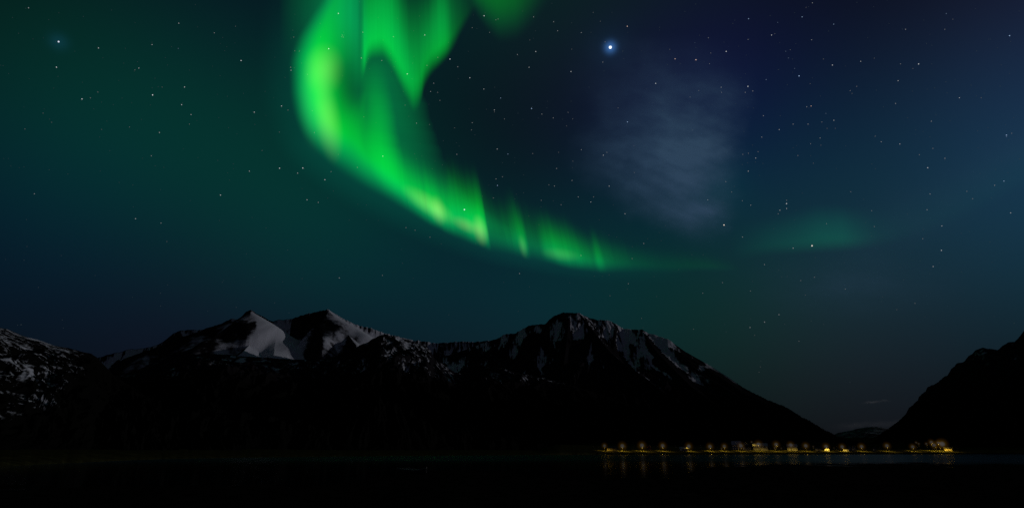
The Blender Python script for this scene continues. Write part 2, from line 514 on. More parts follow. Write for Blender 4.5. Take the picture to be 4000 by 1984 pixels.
# -- dark nearer shoulder below the back range
sh_crest = [(150, 1520, 2700), (300, 1490, 2800), (380, 1464, 2900), (430, 1468, 2950), (516, 1461, 3000), (624, 1431, 3050), (710, 1405, 3100), (770, 1388, 3100), (840, 1382, 3100), (900, 1386, 3100),
            (980, 1394, 3150), (1052, 1398, 3200), (1147, 1403, 3300), (1193, 1405, 3300), (1246, 1404, 3300), (1316, 1389, 3250), (1369, 1372, 3200), (1404, 1349, 3200),
            (1439, 1334, 3200), (1475, 1313, 3200), (1500, 1306, 3200), (1551, 1314, 3200), (1605, 1332, 3150), (1664, 1352, 3050), (1684, 1371, 3000), (1696, 1400, 2950),
            (1740, 1430, 2850), (1774, 1452, 2800), (1805, 1460, 2750), (1836, 1456, 2700), (1891, 1437, 2650), (1930, 1433, 2600), (1970, 1440, 2550), (2028, 1457, 2500),
            (2100, 1472, 2450), (2165, 1485, 2400), (2260, 1512, 2300), (2400, 1560, 2100), (2550, 1620, 1900), (2700, 1680, 1650), (2800, 1720, 1500)]


def snow_shoulder(X, Y, h, N, arc, dpt, U, c, AZ):
    s = 0.12 + 0.42 * fbm(arc / 55, dpt / 190, 61, 5) + 0.28 * fbm(arc / 20, dpt / 40, 62, 3)
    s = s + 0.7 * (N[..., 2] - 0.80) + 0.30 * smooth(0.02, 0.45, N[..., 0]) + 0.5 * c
    return s * smooth(130, 330, h + 110 * fbm(arc / 180, dpt / 180, 7, 3))


me, _ = mountain('hill', sh_crest, [(0, 700), (600, 640), (1480, 760), (2300, 1150), (2900, 1300)], ncol=1200, nrow=260, power=1.15, gully=(120, 420, 38), seed=71,
                 snow=snow_shoulder, jag=6, mass=(500, 45))
tag(link('hill', me), 'broad dark shoulder with thin snow streaks below the twin summits', 'hill', kind='structure')

# -- speckled hill on the left
lh_crest = [(-420, 1150, 1500), (-200, 1215, 1550), (0, 1278, 1600), (26, 1283, 1600), (60, 1298, 1610), (108, 1318, 1620), (159, 1333, 1640), (207, 1348, 1650),
            (258, 1356, 1660), (310, 1372, 1670), (357, 1380, 1680), (379, 1394, 1690), (410, 1428, 1700), (440, 1462, 1700), (500, 1500, 1650), (600, 1560, 1500), (760, 1640, 1250), (950, 1710, 1000)]


def snow_left(X, Y, h, N, arc, dpt, U, c, AZ):
    k = 0.55                                                  # patches lie aslant across the face
    a_ = arc + k * dpt; d_ = dpt - k * arc * 0.3
    s = 0.20 + 0.80 * fbm(a_ / 13, d_ / 30, 81, 5, 0.66) + 0.40 * fbm(arc / 90, dpt / 90, 82, 4)
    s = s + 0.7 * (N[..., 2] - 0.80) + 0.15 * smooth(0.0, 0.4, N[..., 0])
    return s * smooth(px_az(520), px_az(150), AZ) * smooth(-15, 75, h + 40 * fbm(arc / 110, dpt / 160, 9, 4))


me, _ = mountain('hill', lh_crest, [(-500, 320), (0, 330), (400, 430), (950, 620)], ncol=760, nrow=330, power=1.1, gully=(75, 240, 20), seed=101,
                 snow=snow_left, jag=5, mass=(260, 24))
tag(link('hill', me), 'rocky hill patched with snow at the edge of the bay, lit by the moon', 'hill', kind='structure')

# -- steep mountain on the right
rm_crest = [(3330, 1748, 1500), (3380, 1730, 1700), (3409, 1715, 1850), (3469, 1674, 2050), (3516, 1639, 2150), (3538, 1616, 2180), (3551, 1592, 2200), (3585, 1564, 2230),
            (3589, 1547, 2240), (3615, 1530, 2250), (3622, 1510, 2250), (3658, 1497, 2280), (3680, 1478, 2300), (3701, 1465, 2300), (3714, 1444, 2300),
            (3736, 1422, 2310), (3766, 1411, 2320), (3783, 1392, 2330), (3813, 1366, 2340), (3841, 1358, 2350), (3895, 1367, 2350), (3917, 1351, 2350),
            (3938, 1335, 2350), (3964, 1336, 2350), (3985, 1310, 2350), (3994, 1297, 2350), (4060, 1250, 2350), (4200, 1180, 2350), (4500, 1100, 2300)]


def snow_right(X, Y, h, N, arc, dpt, U, c, AZ):
    s = 0.16 + 0.42 * fbm(arc / 40, dpt / 190, 121, 5) + 0.25 * fbm(arc / 16, dpt / 40, 122, 3)
    s = s + 0.7 * (N[..., 2] - 0.72) + 0.5 * c
    return s * smooth(180, 420, h + 60 * fbm(arc / 110, dpt / 160, 9, 4))


rm_crest = [(a_, b_, c_ * 1.4) for a_, b_, c_ in rm_crest]
me, _ = mountain('mountain', rm_crest, [(3300, 1450), (3700, 1480), (4500, 1700)], ncol=620, nrow=260, power=1.2, gully=(110, 420, 40), seed=131,
                 snow=snow_right, jag=7, mass=(420, 35))
tag(link('mountain', me), 'steep black mountainside rising at the right end of the lit shore', 'mountain', kind='structure')

# ------------------------------------------------------------------ water
m, t, out = material('sea_water')
p = nd(t, 'ShaderNodeBsdfPrincipled')
p.inputs['Base Color'].default_value = (0.003, 0.006, 0.008, 1)
p.inputs['Roughness'].default_value = 0.10
p.inputs['IOR'].default_value = 1.333
p.inputs['Specular IOR Level'].default_value = 0.22
co = nd(t, 'ShaderNodeTexCoord')
mp = nd(t, 'ShaderNodeMapping'); mp.inputs['Scale'].default_value = (0.5, 1.0, 1.0)
t.links.new(co.outputs['Object'], mp.inputs['Vector'])
n1 = nd(t, 'ShaderNodeTexNoise'); n1.inputs['Scale'].default_value = 0.35; n1.inputs['Detail'].default_value = 4
n2 = nd(t, 'ShaderNodeTexNoise'); n2.inputs['Scale'].default_value = 0.02; n2.inputs['Detail'].default_value = 3
t.links.new(mp.outputs[0], n1.inputs['Vector']); t.links.new(mp.outputs[0], n2.inputs['Vector'])
mm = nd(t, 'ShaderNodeMath', operation='MULTIPLY')
t.links.new(n1.outputs['Fac'], mm.inputs[0]); t.links.new(n2.outputs['Fac'], mm.inputs[1])
b = nd(t, 'ShaderNodeBump'); b.inputs['Strength'].default_value = 0.14; b.inputs['Distance'].default_value = 0.25
t.links.new(mm.outputs[0], b.inputs['Height']); t.links.new(b.outputs['Normal'], p.inputs['Normal'])
ge = nd(t, 'ShaderNodeVectorMath', operation='LENGTH'); t.links.new(co.outputs['Object'], ge.inputs[0])
rm = nd(t, 'ShaderNodeMapRange'); rm.inputs['From Min'].default_value = 150; rm.inputs['From Max'].default_value = 260   # sheltered pools, wind-ruffled fjord
rm.inputs['To Min'].default_value = 0.07; rm.inputs['To Max'].default_value = 0.15
t.links.new(ge.outputs['Value'], rm.inputs['Value']); t.links.new(rm.outputs[0], p.inputs['Roughness'])
t.links.new(p.outputs[0], out.inputs['Surface'])
WATER = m
rr = np.concatenate([[0.0], np.geomspace(5, 30000, 60)])
aa = np.linspace(-math.pi, math.pi, 97)
RR, AA = np.meshgrid(rr, aa, indexing='ij')
me = grid_mesh('water', np.stack([RR * np.sin(AA), RR * np.cos(AA), RR * 0], -1), WATER)
tag(link('water', me), 'dark calm fjord water between the foreshore and the far bank', 'water', kind='structure')

# ------------------------------------------------------------------ far bank and lowland
shore_px = np.array([(-900, 1850), (-300, 1828), (23, 1819), (300, 1806), (623, 1792), (775, 1789), (1340, 1781.5), (1480, 1780.5), (1900, 1777.5), (2361, 1774.8), (2700, 1774.2),
                     (3100, 1773.6), (3500, 1773.2), (4000, 1773), (4900, 1773)], float)
sp_ = on_level(shore_px[:, 0], shore_px[:, 1], 0.0)
shore_az = az_of(sp_); shore_R = np.hypot(sp_[:, 0], sp_[:, 1])


def shore_range(az):
    return np.interp(az, shore_az, shore_R)


VIL0, VIL1 = px_az(2150, 1760), px_az(3900, 1760)


def land_height(az, R):
    x = R * np.sin(az); y = R * np.cos(az)
    S = shore_range(az) + 5.0 * fbm(az * 60, az * 0, 7, 4)
    d = R - S
    v = smooth(VIL0 - 0.03, VIL0 + 0.02, az)
    bank = 2.9 * (1 - np.exp(-np.clip(d, 0, None) / 2.2)) * v + 0.8 * (1 - np.exp(-np.clip(d, 0, None) / 5)) * (1 - v)
    rise = 0.085 * np.clip(d - 4, 0, 42) + 0.035 * np.clip(d - 46, 0, None)
    z = np.where(d < 0, d * 0.2, bank + rise * (0.45 + 0.55 * v))
    z = z + 0.35 * fbm(x / 14.0, y / 14.0, 15, 4) * np.clip(d / 8, 0, 1)
    return z


AZL = np.linspace(px_az(-800), px_az(4800), 1500)
DL = np.concatenate([np.linspace(-12, 60, 110), np.geomspace(63, 1500, 60)])
D2, A2 = np.meshgrid(DL, AZL, indexing='ij')
RL = shore_range(A2) + D2
LAND = surface('winter_grass_ground', (0.032, 0.031, 0.010), 0.95, 0.5, 0.22, spec=0.0)
me = grid_mesh('ground', np.stack([RL * np.sin(A2), RL * np.cos(A2), land_height(A2, RL)], -1), LAND)
tag(link('ground', me), 'flat grassy bank along the far shore under the village lamps', 'bank', kind='structure')


def land_point(px, R):
    a = px_az(px, 1757)
    return Vector((R * math.sin(a), R * math.cos(a), float(land_height(np.array(a), np.array(R)))))


# shore road
road_az = np.linspace(px_az(2230, 1757), px_az(3720, 1757), 400)
rows = []
for off in (-2.6, 0.0, 2.6):
    rr_ = shore_range(road_az) + 25 + off
    z_ = np.max([land_height(road_az, rr_ + o) for o in (-1, 0, 1)], axis=0) + 0.10
    rows.append(np.stack([rr_ * np.sin(road_az), rr_ * np.cos(road_az), z_], -1))
me = grid_mesh('road', np.array(rows), surface('road_gravel', (0.03, 0.029, 0.02), 0.9, 0.25, 0.8, spec=0.0))
tag(link('road', me), 'narrow shore road below the row of street lamps', 'road', kind='structure')

# ------------------------------------------------------------------ near foreshore
m, t, out = material('wet_mud_and_weed')
p = nd(t, 'ShaderNodeBsdfPrincipled'); p.inputs['Roughness'].default_value = 0.95
p.inputs['Specular IOR Level'].default_value = 0.0
co = nd(t, 'ShaderNodeTexCoord')
n1 = nd(t, 'ShaderNodeTexNoise'); n1.inputs['Scale'].default_value = 0.6; n1.inputs['Detail'].default_value = 8
t.links.new(co.outputs['Object'], n1.inputs['Vector'])
r = nd(t, 'ShaderNodeValToRGB')
r.color_ramp.elements[0].position = 0.35; r.color_ramp.elements[0].color = (0.004, 0.004, 0.003, 1)
r.color_ramp.elements[1].position = 0.70; r.color_ramp.elements[1].color = (0.014, 0.013, 0.011, 1)
t.links.new(n1.outputs['Fac'], r.inputs['Fac']); t.links.new(r.outputs['Color'], p.inputs['Base Color'])
b = nd(t, 'ShaderNodeBump'); b.inputs['Strength'].default_value = 0.6; b.inputs['Distance'].default_value = 0.15
t.links.new(n1.outputs['Fac'], b.inputs['Height']); t.links.new(b.outputs['Normal'], p.inputs['Normal'])
t.links.new(p.outputs[0], out.inputs['Surface'])
MUD = m
edge_px = np.array([(-900, 1900), (0, 1896), (700, 1895), (1080, 1888), (1250, 1896), (1400, 1880), (1540, 1852), (1600, 1836), (1750, 1830), (1900, 1845), (2150, 1860), (2250, 1872), (2400, 1868),
                    (2560, 1872), (2680, 1850), (2760, 1830), (2860, 1817), (3000, 1814), (3300, 1812), (3560, 1807), (3600, 1806), (3640, 1811), (4000, 1815), (4900, 1822)], float)
ep = on_level(edge_px[:, 0], edge_px[:, 1], 0.0)
edge_az = az_of(ep); edge_R = np.hypot(ep[:, 0], ep[:, 1])


def shore_height(az, R):
    x = R * np.sin(az); y = R * np.cos(az)
    E = np.interp(az, edge_az, edge_R) * (1 + 0.05 * fbm(x / 16.0, y / 16.0, 201, 4))
    q = R / E
    base = 1.35 * (1 - np.clip(q / 0.35, 0, 1)) ** 1.5 + 0.55 * (1 - q)
    base = np.where(q > 1, -0.8 * (q - 1) * 4, base)
    und = 0.34 * fbm(x / 9.0, y / 15.0, 211, 5) + 0.14 * ridged(x / 3.0, y / 3.0, 221, 3) - 0.07
    right = smooth(px_az(2300), px_az(2900), az)
    return base * (1 - 0.35 * right) + und * (0.55 + 0.6 * right) * np.clip(q * 3, 0.1, 1)


AZF = np.linspace(-1.15, 1.15, 800)
RF = np.geomspace(1.5, 260, 420)
R2, A2 = np.meshgrid(RF, AZF, indexing='ij')
me = grid_mesh('foreshore', np.stack([R2 * np.sin(A2), R2 * np.cos(A2), shore_height(A2, R2)], -1), MUD)
tag(link('foreshore', me), 'black low-tide shore of mud and weed with pools in front', 'shore', kind='structure')

# ------------------------------------------------------------------ aurora
m, t, out = material('aurora_light')
at = nd(t, 'ShaderNodeAttribute', attribute_name='light')
em = nd(t, 'ShaderNodeEmission'); t.links.new(at.outputs['Color'], em.inputs['Color'])
tr = nd(t, 'ShaderNodeBsdfTransparent')
ad = nd(t, 'ShaderNodeAddShader')
t.links.new(tr.outputs[0], ad.inputs[0]); t.links.new(em.outputs[0], ad.inputs[1])
t.links.new(ad.outputs[0], out.inputs['Surface'])
AURORA = m


def spline(pts, n):
    """Monotone-ish smooth interpolation of station rows along their chord length."""
    p = np.array(pts, float)
    c = np.concatenate([[0], np.cumsum(np.hypot(*np.diff(p[:, :2], axis=0).T) + 0.25 * np.hypot(*np.diff(p[:, 2:4], axis=0).T) + 1e-6)])
    s = np.linspace(0, c[-1], n)
    out_ = np.zeros((n, p.shape[1]))
    for k in range(p.shape[1]):
        y = p[:, k]; d = np.diff(y) / np.diff(c)
        mt = np.zeros(len(y)); mt[1:-1] = np.where(d[:-1] * d[1:] > 0, 2 * d[:-1] * d[1:] / (d[:-1] + d[1:] + 1e-12), 0)
        mt[0], mt[-1] = d[0], d[-1]
        i = np.clip(np.searchsorted(c, s) - 1, 0, len(c) - 2)
        h = c[i + 1] - c[i]; q = (s - c[i]) / h
        out_[:, k] = ((2 * q**3 - 3 * q**2 + 1) * y[i] + (q**3 - 2 * q**2 + q) * h * mt[i]
                      + (-2 * q**3 + 3 * q**2) * y[i + 1] + (q**3 - q**2) * h * mt[i + 1])
    return out_, s


def curtain(stations, c0, c1, rise=0.18, fall=1.6, n=260, nt=48, rays=0.12, seed=0, height=30000.0, shape='curtain'):
    """A sheet of aurora: stations (foot px, foot py, top px, top py, brightness); the foot hangs at a set height in the sky."""
    st, s = spline(stations, n)
    B = np.clip(st[:, 4], 0, None) * (1 + rays * (2 * fbm(s / 30.0, s * 0, seed, 3) + 1.2 * fbm(s / 9.0, s * 0, seed + 3, 2)))
    wr = smooth(1420, 1650, st[:, 0]) if isinstance(rise, tuple) else 1.0
    B = np.clip(st[:, 4], 0, None) * (1 - wr) + B * wr
    tall = 1 + 0.9 * rays * wr * fbm(s / 38.0, s * 0 + 3.3, seed + 8, 4)
    st[:, 2] = st[:, 0] + (st[:, 2] - st[:, 0]) * tall; st[:, 3] = st[:, 1] + (st[:, 3] - st[:, 1]) * tall
    tt = np.linspace(0, 1, nt)
    X = st[:, None, 0] + (st[:, None, 2] - st[:, None, 0]) * tt
    Y = st[:, None, 1] + (st[:, None, 3] - st[:, None, 1]) * tt
    foot = ray(st[:, 0], st[:, 1])
    R = height * np.hypot(foot[:, 0], foot[:, 1]) / foot[:, 2]
    P = on_range(X, Y, R[:, None] * np.ones_like(X))
    if shape == 'curtain':
        ri = np.interp(st[:, 0], *rise)[:, None] if isinstance(rise, tuple) else rise
        fa = np.interp(st[:, 0], *fall)[:, None] if isinstance(fall, tuple) else fall
        prof = smooth(0, ri, tt) * (1 - smooth(ri * 0.8, 1.0, tt)) ** fa
    else:
        prof = np.sin(np.pi * tt) ** fall
    I = B[:, None] * (prof if prof.ndim == 2 else prof[None, :])
    w = smooth(0.0, 0.45, tt)[None, :, None]
    C = I[..., None] * (np.array(c0) * (1 - w) + np.array(c1) * w)
    return P, C


def join_sheets(name, sheets):
    vs, cs, fs, off = [], [], [], 0
    for P, C in sheets:
        nr, nc = P.shape[:2]
        idx = np.arange(nr * nc).reshape(nr, nc) + off
        fs.append(np.stack([idx[:-1, :-1], idx[:-1, 1:], idx[1:, 1:], idx[1:, :-1]], -1).reshape(-1, 4))
        vs.append(P.reshape(-1, 3)); cs.append(C.reshape(-1, 3)); off += nr * nc
    V = np.concatenate(vs); Cc = np.concatenate(cs); F = np.concatenate(fs)
    me = bpy.data.meshes.new(name)
    me.vertices.add(len(V)); me.vertices.foreach_set('co', V.astype(np.float32).reshape(-1))
    me.loops.add(F.size); me.loops.foreach_set('vertex_index', F.reshape(-1).astype(np.int32))
    me.polygons.add(len(F))
    me.polygons.foreach_set('loop_start', np.arange(0, F.size, 4, dtype=np.int32))
    me.polygons.foreach_set('loop_total', np.full(len(F), 4, dtype=np.int32))
    me.polygons.foreach_set('use_smooth', np.ones(len(F), dtype=bool))
    me.update(calc_edges=True)
    a = me.attributes.new('light', 'FLOAT_COLOR', 'POINT')
    rgba = np.ones((len(V), 4), np.float32); rgba[:, :3] = Cc
    a.data.foreach_set('color', rgba.reshape(-1))
    me.materials.append(AURORA)
    return me


def patch(cx, cy, rx, ry, ang, c, height=29000.0):
    """A brighter knot inside the aurora, an elliptical sheet fading outwards."""
    r_ = np.linspace(0, 1, 16); th = np.linspace(0, 2 * math.pi, 33)
    A_, T_ = np.meshgrid(r_, th, indexing='ij')
    ca, sa = math.cos(math.radians(ang)), math.sin(math.radians(ang))
    ex, ey = A_ * np.cos(T_) * rx, A_ * np.sin(T_) * ry
    P = on_level(cx + ex * ca - ey * sa, cy + ex * sa + ey * ca, height)
    I = (1 - smooth(0, 1, A_))
    return P, I[..., None] * np.array(c)


G_EDGE, G_PURE = (0.0, 0.64, 0.13), (0.0, 0.62, 0.014)
main_st = [(2900, 1066, 2870, 990, 0), (2760, 1066, 2700, 950, .02), (2620, 1072, 2570, 930, .02), (2500, 1070, 2450, 900, .04), (2430, 1070, 2390, 880, .09), (2380, 1072, 2320, 850, .17),
           (2352, 1072, 2300, 850, .36), (2330, 1068, 2290, 850, .22), (2289, 1064, 2235, 830, .30), (2250, 1060, 2195, 800, .40), (2200, 1050, 2145, 780, .50), (2150, 1036, 2095, 760, .36), (2115, 1030, 2060, 740, .15), (2080, 1022, 2025, 720, .16),
           (2058, 1020, 2004, 720, .46), (2040, 1012, 1990, 690, .38), (2005, 1003, 1945, 700, .20), (1960, 995, 1895, 680, .16), (1925, 990, 1862, 620, .20), (1908, 984, 1850, 600, .80), (1890, 976, 1836, 600, .95),
           (1850, 962, 1795, 590, .80), (1800, 942, 1750, 565, .66), (1740, 916, 1695, 590, .78), (1723, 905, 1676, 580, .95), (1680, 886, 1637, 550, .84), (1620, 850, 1580, 510, .74),
           (1516, 790, 1488, 430, .70), (1413, 735, 1436, 370, .72), (1340, 690, 1440, 315, .76), (1280, 645, 1436, 330, .88), (1222, 590, 1424, 340, 1.0), (1172, 525, 1412, 330, 1.1), (1140, 440, 1402, 290, 1.15), (1126, 350, 1400, 250, 1.15),
           (1124, 260, 1408, 205, 1.08), (1145, 170, 1414, 130, .80), (1195, 80, 1416, 50, .48), (1255, -10, 1416, -20, .27), (1310, -110, 1416, -110, .18)]
RISE = ([0, 1400, 1700, 4000], [.50, .40, .26, .26]); FALL = ([0, 1150, 1400, 1700, 4000], [1.25, 1.25, 1.6, 2.2, 2.2])
inner_st = [(1398, 230, 1500, 230, .0), (1400, 330, 1525, 330, .12), (1402, 430, 1545, 430, .30), (1412, 520, 1560, 530, .40), (1430, 600, 1580, 620, .34), (1450, 680, 1600, 700, .2), (1490, 760, 1640, 780, 0)]
hole_st = [(1330, 60, 1560, 60, .0), (1330, 160, 1600, 160, .10), (1335, 300, 1640, 300, .20), (1340, 440, 1680, 440, .20), (1370, 560, 1730, 600, .16), (1450, 680, 1810, 740, .11), (1560, 780, 1960, 860, .10), (1720, 860, 2060, 940, 0)]
lobe_st = [(1404, 330, 1404, -150, 0), (1414, 325, 1412, -150, .18), (1424, 300, 1424, -150, .62), (1436, 262, 1436, -170, .74), (1458, 240, 1456, -190, .80), (1490, 236, 1486, -200, .82), (1522, 268, 1514, -200, .80),
           (1556, 335, 1544, -200, .74), (1590, 405, 1576, -180, .64), (1618, 446, 1600, -170, .56), (1642, 420, 1628, -170, .50), (1660, 350, 1650, -160, .50), (1686, 300, 1680, -160, .54),
           (1722, 262, 1714, -150, .62), (1746, 236, 1736, -150, .50), (1772, 200, 1756, -150, .22), (1802, 140, 1790, -150, .10), (1850, 60, 1840, -150, .02), (1880, 20, 1875, -150, 0)]
top_st = [(1090, 330, 1090, -160, 0), (1170, 360, 1170, -160, .07), (1240, 400, 1240, -160, .16), (1310, 380, 1310, -160, .34), (1370, 400, 1370, -160, .48), (1392, 420, 1392, -160, .46), (1408, 420, 1408, -160, .30), (1422, 420, 1422, -160, .16), (1440, 420, 1440, -160, 0)]
wisp_st = [(1800, -60, 1800, -260, 0), (1835, 30, 1830, -230, .08), (1875, 95, 1868, -220, .18), (1920, 150, 1910, -220, .19), (1960, 178, 1948, -220, .18), (2010, 172, 1996, -220, .15), (2070, 128, 2055, -220, .08), (2130, 50, 2115, -220, .03), (2190, -20, 2175, -220, 0)]
glow_st = [(2860, 1026, 2850, 880, 0), (2930, 1016, 2918, 860, .14), (3020, 1004, 3005, 840, .35), (3120, 1000, 3105, 815, .55), (3220, 994, 3200, 790, .80), (3290, 990, 3270, 790, .85), (3360, 985, 3340, 800, .5), (3450, 972, 3430, 800, .16), (3600, 935, 3580, 740, .07), (3780, 860, 3755, 640, .07), (3960, 770, 3930, 540, .08), (4150, 680, 4120, 460, .06), (4350, 600, 4330, 400, 0)]
spread_st = [(1030, -160, 1420, -160, .0), (1015, -20, 1420, -20, .012), (1010, 80, 1420, 80, .022), (1000, 200, 1420, 200, .035), (1000, 350, 1420, 350, .04), (1030, 480, 1440, 470, .04), (1080, 600, 1500, 540, .05), (1230, 740, 1600, 600, .05), (1450, 870, 1750, 680, .05), (1700, 980, 1900, 780, .04), (2000, 1060, 2100, 880, .04), (2400, 1110, 2400, 940, .02), (2700, 1110, 2700, 980, 0)]
top_st = [(a_, b_, c_, d_ - 260, e_) for a_, b_, c_, d_, e_ in top_st]
sheets = [
    curtain(main_st, G_EDGE, G_PURE, rise=RISE, fall=FALL, n=1200, nt=64, rays=0.085, seed=3),
    curtain(glow_st, (0.0, 0.064, 0.026), (0.0, 0.046, 0.022), rise=0.35, fall=0.8, n=80, rays=0.02, seed=29),
    curtain(inner_st, G_PURE, G_PURE, fall=1.3, n=120, rays=0.03, seed=9, shape='soft'),
    curtain(hole_st, (0.0, 0.60, 0.10), (0.0, 0.60, 0.14), fall=1.0, n=140, rays=0.03, seed=13, shape='soft'),
    curtain(lobe_st, (0.0, 0.62, 0.03), (0.0, 0.60, 0.06), rise=0.22, fall=([0, 1540, 1600, 1680, 1715, 1760], [.7, .7, 1.5, 1.5, .8, .8]), n=360, nt=64, rays=0.05, seed=17),
    curtain(top_st, (0.0, 0.60, 0.06), (0.0, 0.60, 0.14), rise=0.45, fall=0.7, n=140, rays=0.04, seed=19),
    curtain(wisp_st, (0.0, 0.50, 0.08), (0.0, 0.60, 0.02), rise=0.50, fall=0.6, n=160, rays=0.03, seed=23),
    curtain(spread_st, (0.0, 0.55, 0.34), (0.0, 0.55, 0.30), fall=1.5, n=160, rays=0.0, seed=27, shape='soft'),
    patch(1265, 275, 90, 120, 6, (0.08, 0.12, 0.03), 29000), patch(1282, 475, 60, 180, -9, (0.08, 0.11, 0.03), 28800), patch(1240, 380, 90, 240, 0, (0.015, 0.12, 0.03), 28600),
    patch(1676, 800, 140, 44, 34, (0.09, 0.09, 0.02), 28400), patch(1712, 822, 36, 70, -14, (0.10, 0.08, 0.03), 28200), patch(1822, 880, 76, 32, 26, (0.08, 0.06, 0.02), 28000),
    patch(1876, 900, 34, 72, -14, (0.13, 0.09, 0.03), 27800), patch(2042, 962, 20, 56, -12, (0.03, 0.06, 0.015), 27600), patch(2190, 994, 90, 32, 8, (0.02, 0.05, 0.01), 27400),
]
for i_, (P_, C_) in enumerate(sheets):
    print('aurora sheet', i_, P_.shape, float(C_.max()))
tag(link('aurora', join_sheets('aurora', sheets)), 'bright green aurora curling down from the top of the sky and trailing off right', 'aurora')

# ------------------------------------------------------------------ thin moonlit clouds
m, t, out = material('thin_cloud')
at = nd(t, 'ShaderNodeAttribute', attribute_name='cover')
di = nd(t, 'ShaderNodeBsdfDiffuse'); di.inputs['Color'].default_value = (0.30, 0.64, 1.0, 1)
tl = nd(t, 'ShaderNodeBsdfTranslucent'); tl.inputs['Color'].default_value = (0.30, 0.62, 1.0, 1)
mx = nd(t, 'ShaderNodeMixShader'); mx.inputs[0].default_value = 0.7
t.links.new(di.outputs[0], mx.inputs[1]); t.links.new(tl.outputs[0], mx.inputs[2])
tr = nd(t, 'ShaderNodeBsdfTransparent')
m2 = nd(t, 'ShaderNodeMixShader')
t.links.new(at.outputs['Fac'], m2.inputs[0]); t.links.new(tr.outputs[0], m2.inputs[1]); t.links.new(mx.outputs[0], m2.inputs[2])
t.links.new(m2.outputs[0], out.inputs['Surface'])
CLOUD = m
LOW_CLOUD = m.copy(); LOW_CLOUD.name = 'low_grey_cloud'
for n_ in LOW_CLOUD.node_tree.nodes:
    if n_.type in ('BSDF_DIFFUSE', 'BSDF_TRANSLUCENT'): n_.inputs['Color'].default_value = (0.72, 0.70, 0.70, 1)


def cloud_sheet(name, label, x0, x1, y0, y1, level, density, nx=180, ny=180, mat=None):
    X, Y = np.meshgrid(np.linspace(x0, x1, nx), np.linspace(y0, y1, ny))
    D = np.clip(density(X, Y), 0, 1)
    e = np.minimum(np.minimum(X - x0, x1 - X) / (0.08 * (x1 - x0)), np.minimum(Y - y0, y1 - Y) / (0.08 * (y1 - y0)))
    D = D * smooth(0, 1, e)
    d_ = ray(X, Y)                                            # a leaning sheet of cloud, its face towards the moon
    P = on_range(X, Y, level / np.cos(az_of(d_) - MOON_AZ))
    P[..., 2] += 60.0 * fbm(P[..., 0] / 500, P[..., 1] / 500, 77, 4)
    tag(link(name, grid_mesh(name, P, mat or CLOUD, {'cover': D})), label, 'cloud')


def big_cloud(X, Y):
    wx = X + 70 * fbm(X / 190, Y / 130, 301, 5); wy = Y + 45 * fbm(X / 190, Y / 130, 305, 5)
    left = np.interp(wy, [100, 300, 450, 560, 640, 760, 860, 940, 1000], [2520, 2430, 2340, 2290, 2280, 2380, 2540, 2680, 2750])
    right = np.interp(wy, [100, 250, 400, 560, 680, 800, 900, 960], [2880, 2920, 2900, 2850, 2838, 2830, 2810, 2780])
    body = smooth(-110, 330, wx - left) * smooth(-75, 110, right - wx) * smooth(180, 580, wy) * (1 - smooth(840, 1030, wy))
    streak = 0.90 + 0.30 * fbm((X * 0.90 + Y * 0.42) / 200, (Y - 0.42 * X) / 40, 311, 5)
    blotch = 1.0 + 0.7 * fbm(X / 150, Y / 80, 317, 4)
    core = 1 + 0.35 * np.exp(-(((wx - 2720) / 120) ** 2 + ((wy - 620) / 130) ** 2))
    fade = 0.75 * smooth(160, 420, wy) + 0.25
    hole = 1 - 0.55 * np.exp(-(((wx - 2655) / 80) ** 2 + ((wy - 400) / 34) ** 2))
    mist = 0.16 * np.exp(-((wx - 2560) / 210) ** 2 - ((wy - 300) / 170) ** 2)      # thinner mist reaching up to the planet
    return (0.78 * body * streak * core * fade * hole + mist) * blotch


cloud_sheet('cloud', 'thin blue-grey wedge of cloud hanging below the brightest star', 2180, 2990, 120, 1010, 5000.0, big_cloud, 260, 260)


def ne_cloud(X, Y):
    d = (Y - (1010 - 0.62 * (X - 3300))) / 120
    return 0.09 * np.exp(-d * d) * (0.7 + 0.9 * fbm(X / 260, Y / 160, 331, 4)) * smooth(3050, 3500, X)


cloud_sheet('cloud', 'faint slanting veil of cloud climbing to the right edge of the sky', 3000, 4350, 350, 1180, 6500.0, ne_cloud)


def low_veil(X, Y):
    return 0.16 * np.exp(-((X - 3330) / 260) ** 2 - ((Y - 1120) / 85) ** 2) * (0.8 + 0.8 * fbm(X / 200, Y / 60, 341, 4))


cloud_sheet('cloud', 'soft grey veil of cloud under the faint green glow on the right', 2900, 3800, 900, 1300, 9000.0, low_veil)


def sliver(X, Y):
    yy = 1569 - 0.055 * (X - 3420) + 3 * fbm(X / 22, Y * 0, 351, 3)
    a_ = np.exp(-((X - 3408) / 26) ** 2) + 0.5 * np.exp(-((X - 3456) / 16) ** 2)
    return 0.22 * a_ * np.exp(-((Y - yy) / 3.6) ** 2)


cloud_sheet('cloud', 'tiny pale sliver of cloud above the valley mouth', 3340, 3510, 1550, 1590, 16000.0, sliver, 160, 80, LOW_CLOUD)


def bank(X, Y):
    yy = 1656 - 0.06 * (X - 3420) + 6 * fbm(X / 60, Y * 0, 361, 3)
    return 0.09 * np.exp(-((Y - yy) / 11) ** 2) * smooth(3220, 3360, X) * (0.8 + 0.6 * fbm(X / 60, Y / 8, 365, 4))


cloud_sheet('cloud', 'long dim cloud bank lying on the far hill at the valley mouth', 3200, 3640, 1615, 1690, 15000.0, bank, 160, 80, LOW_CLOUD)

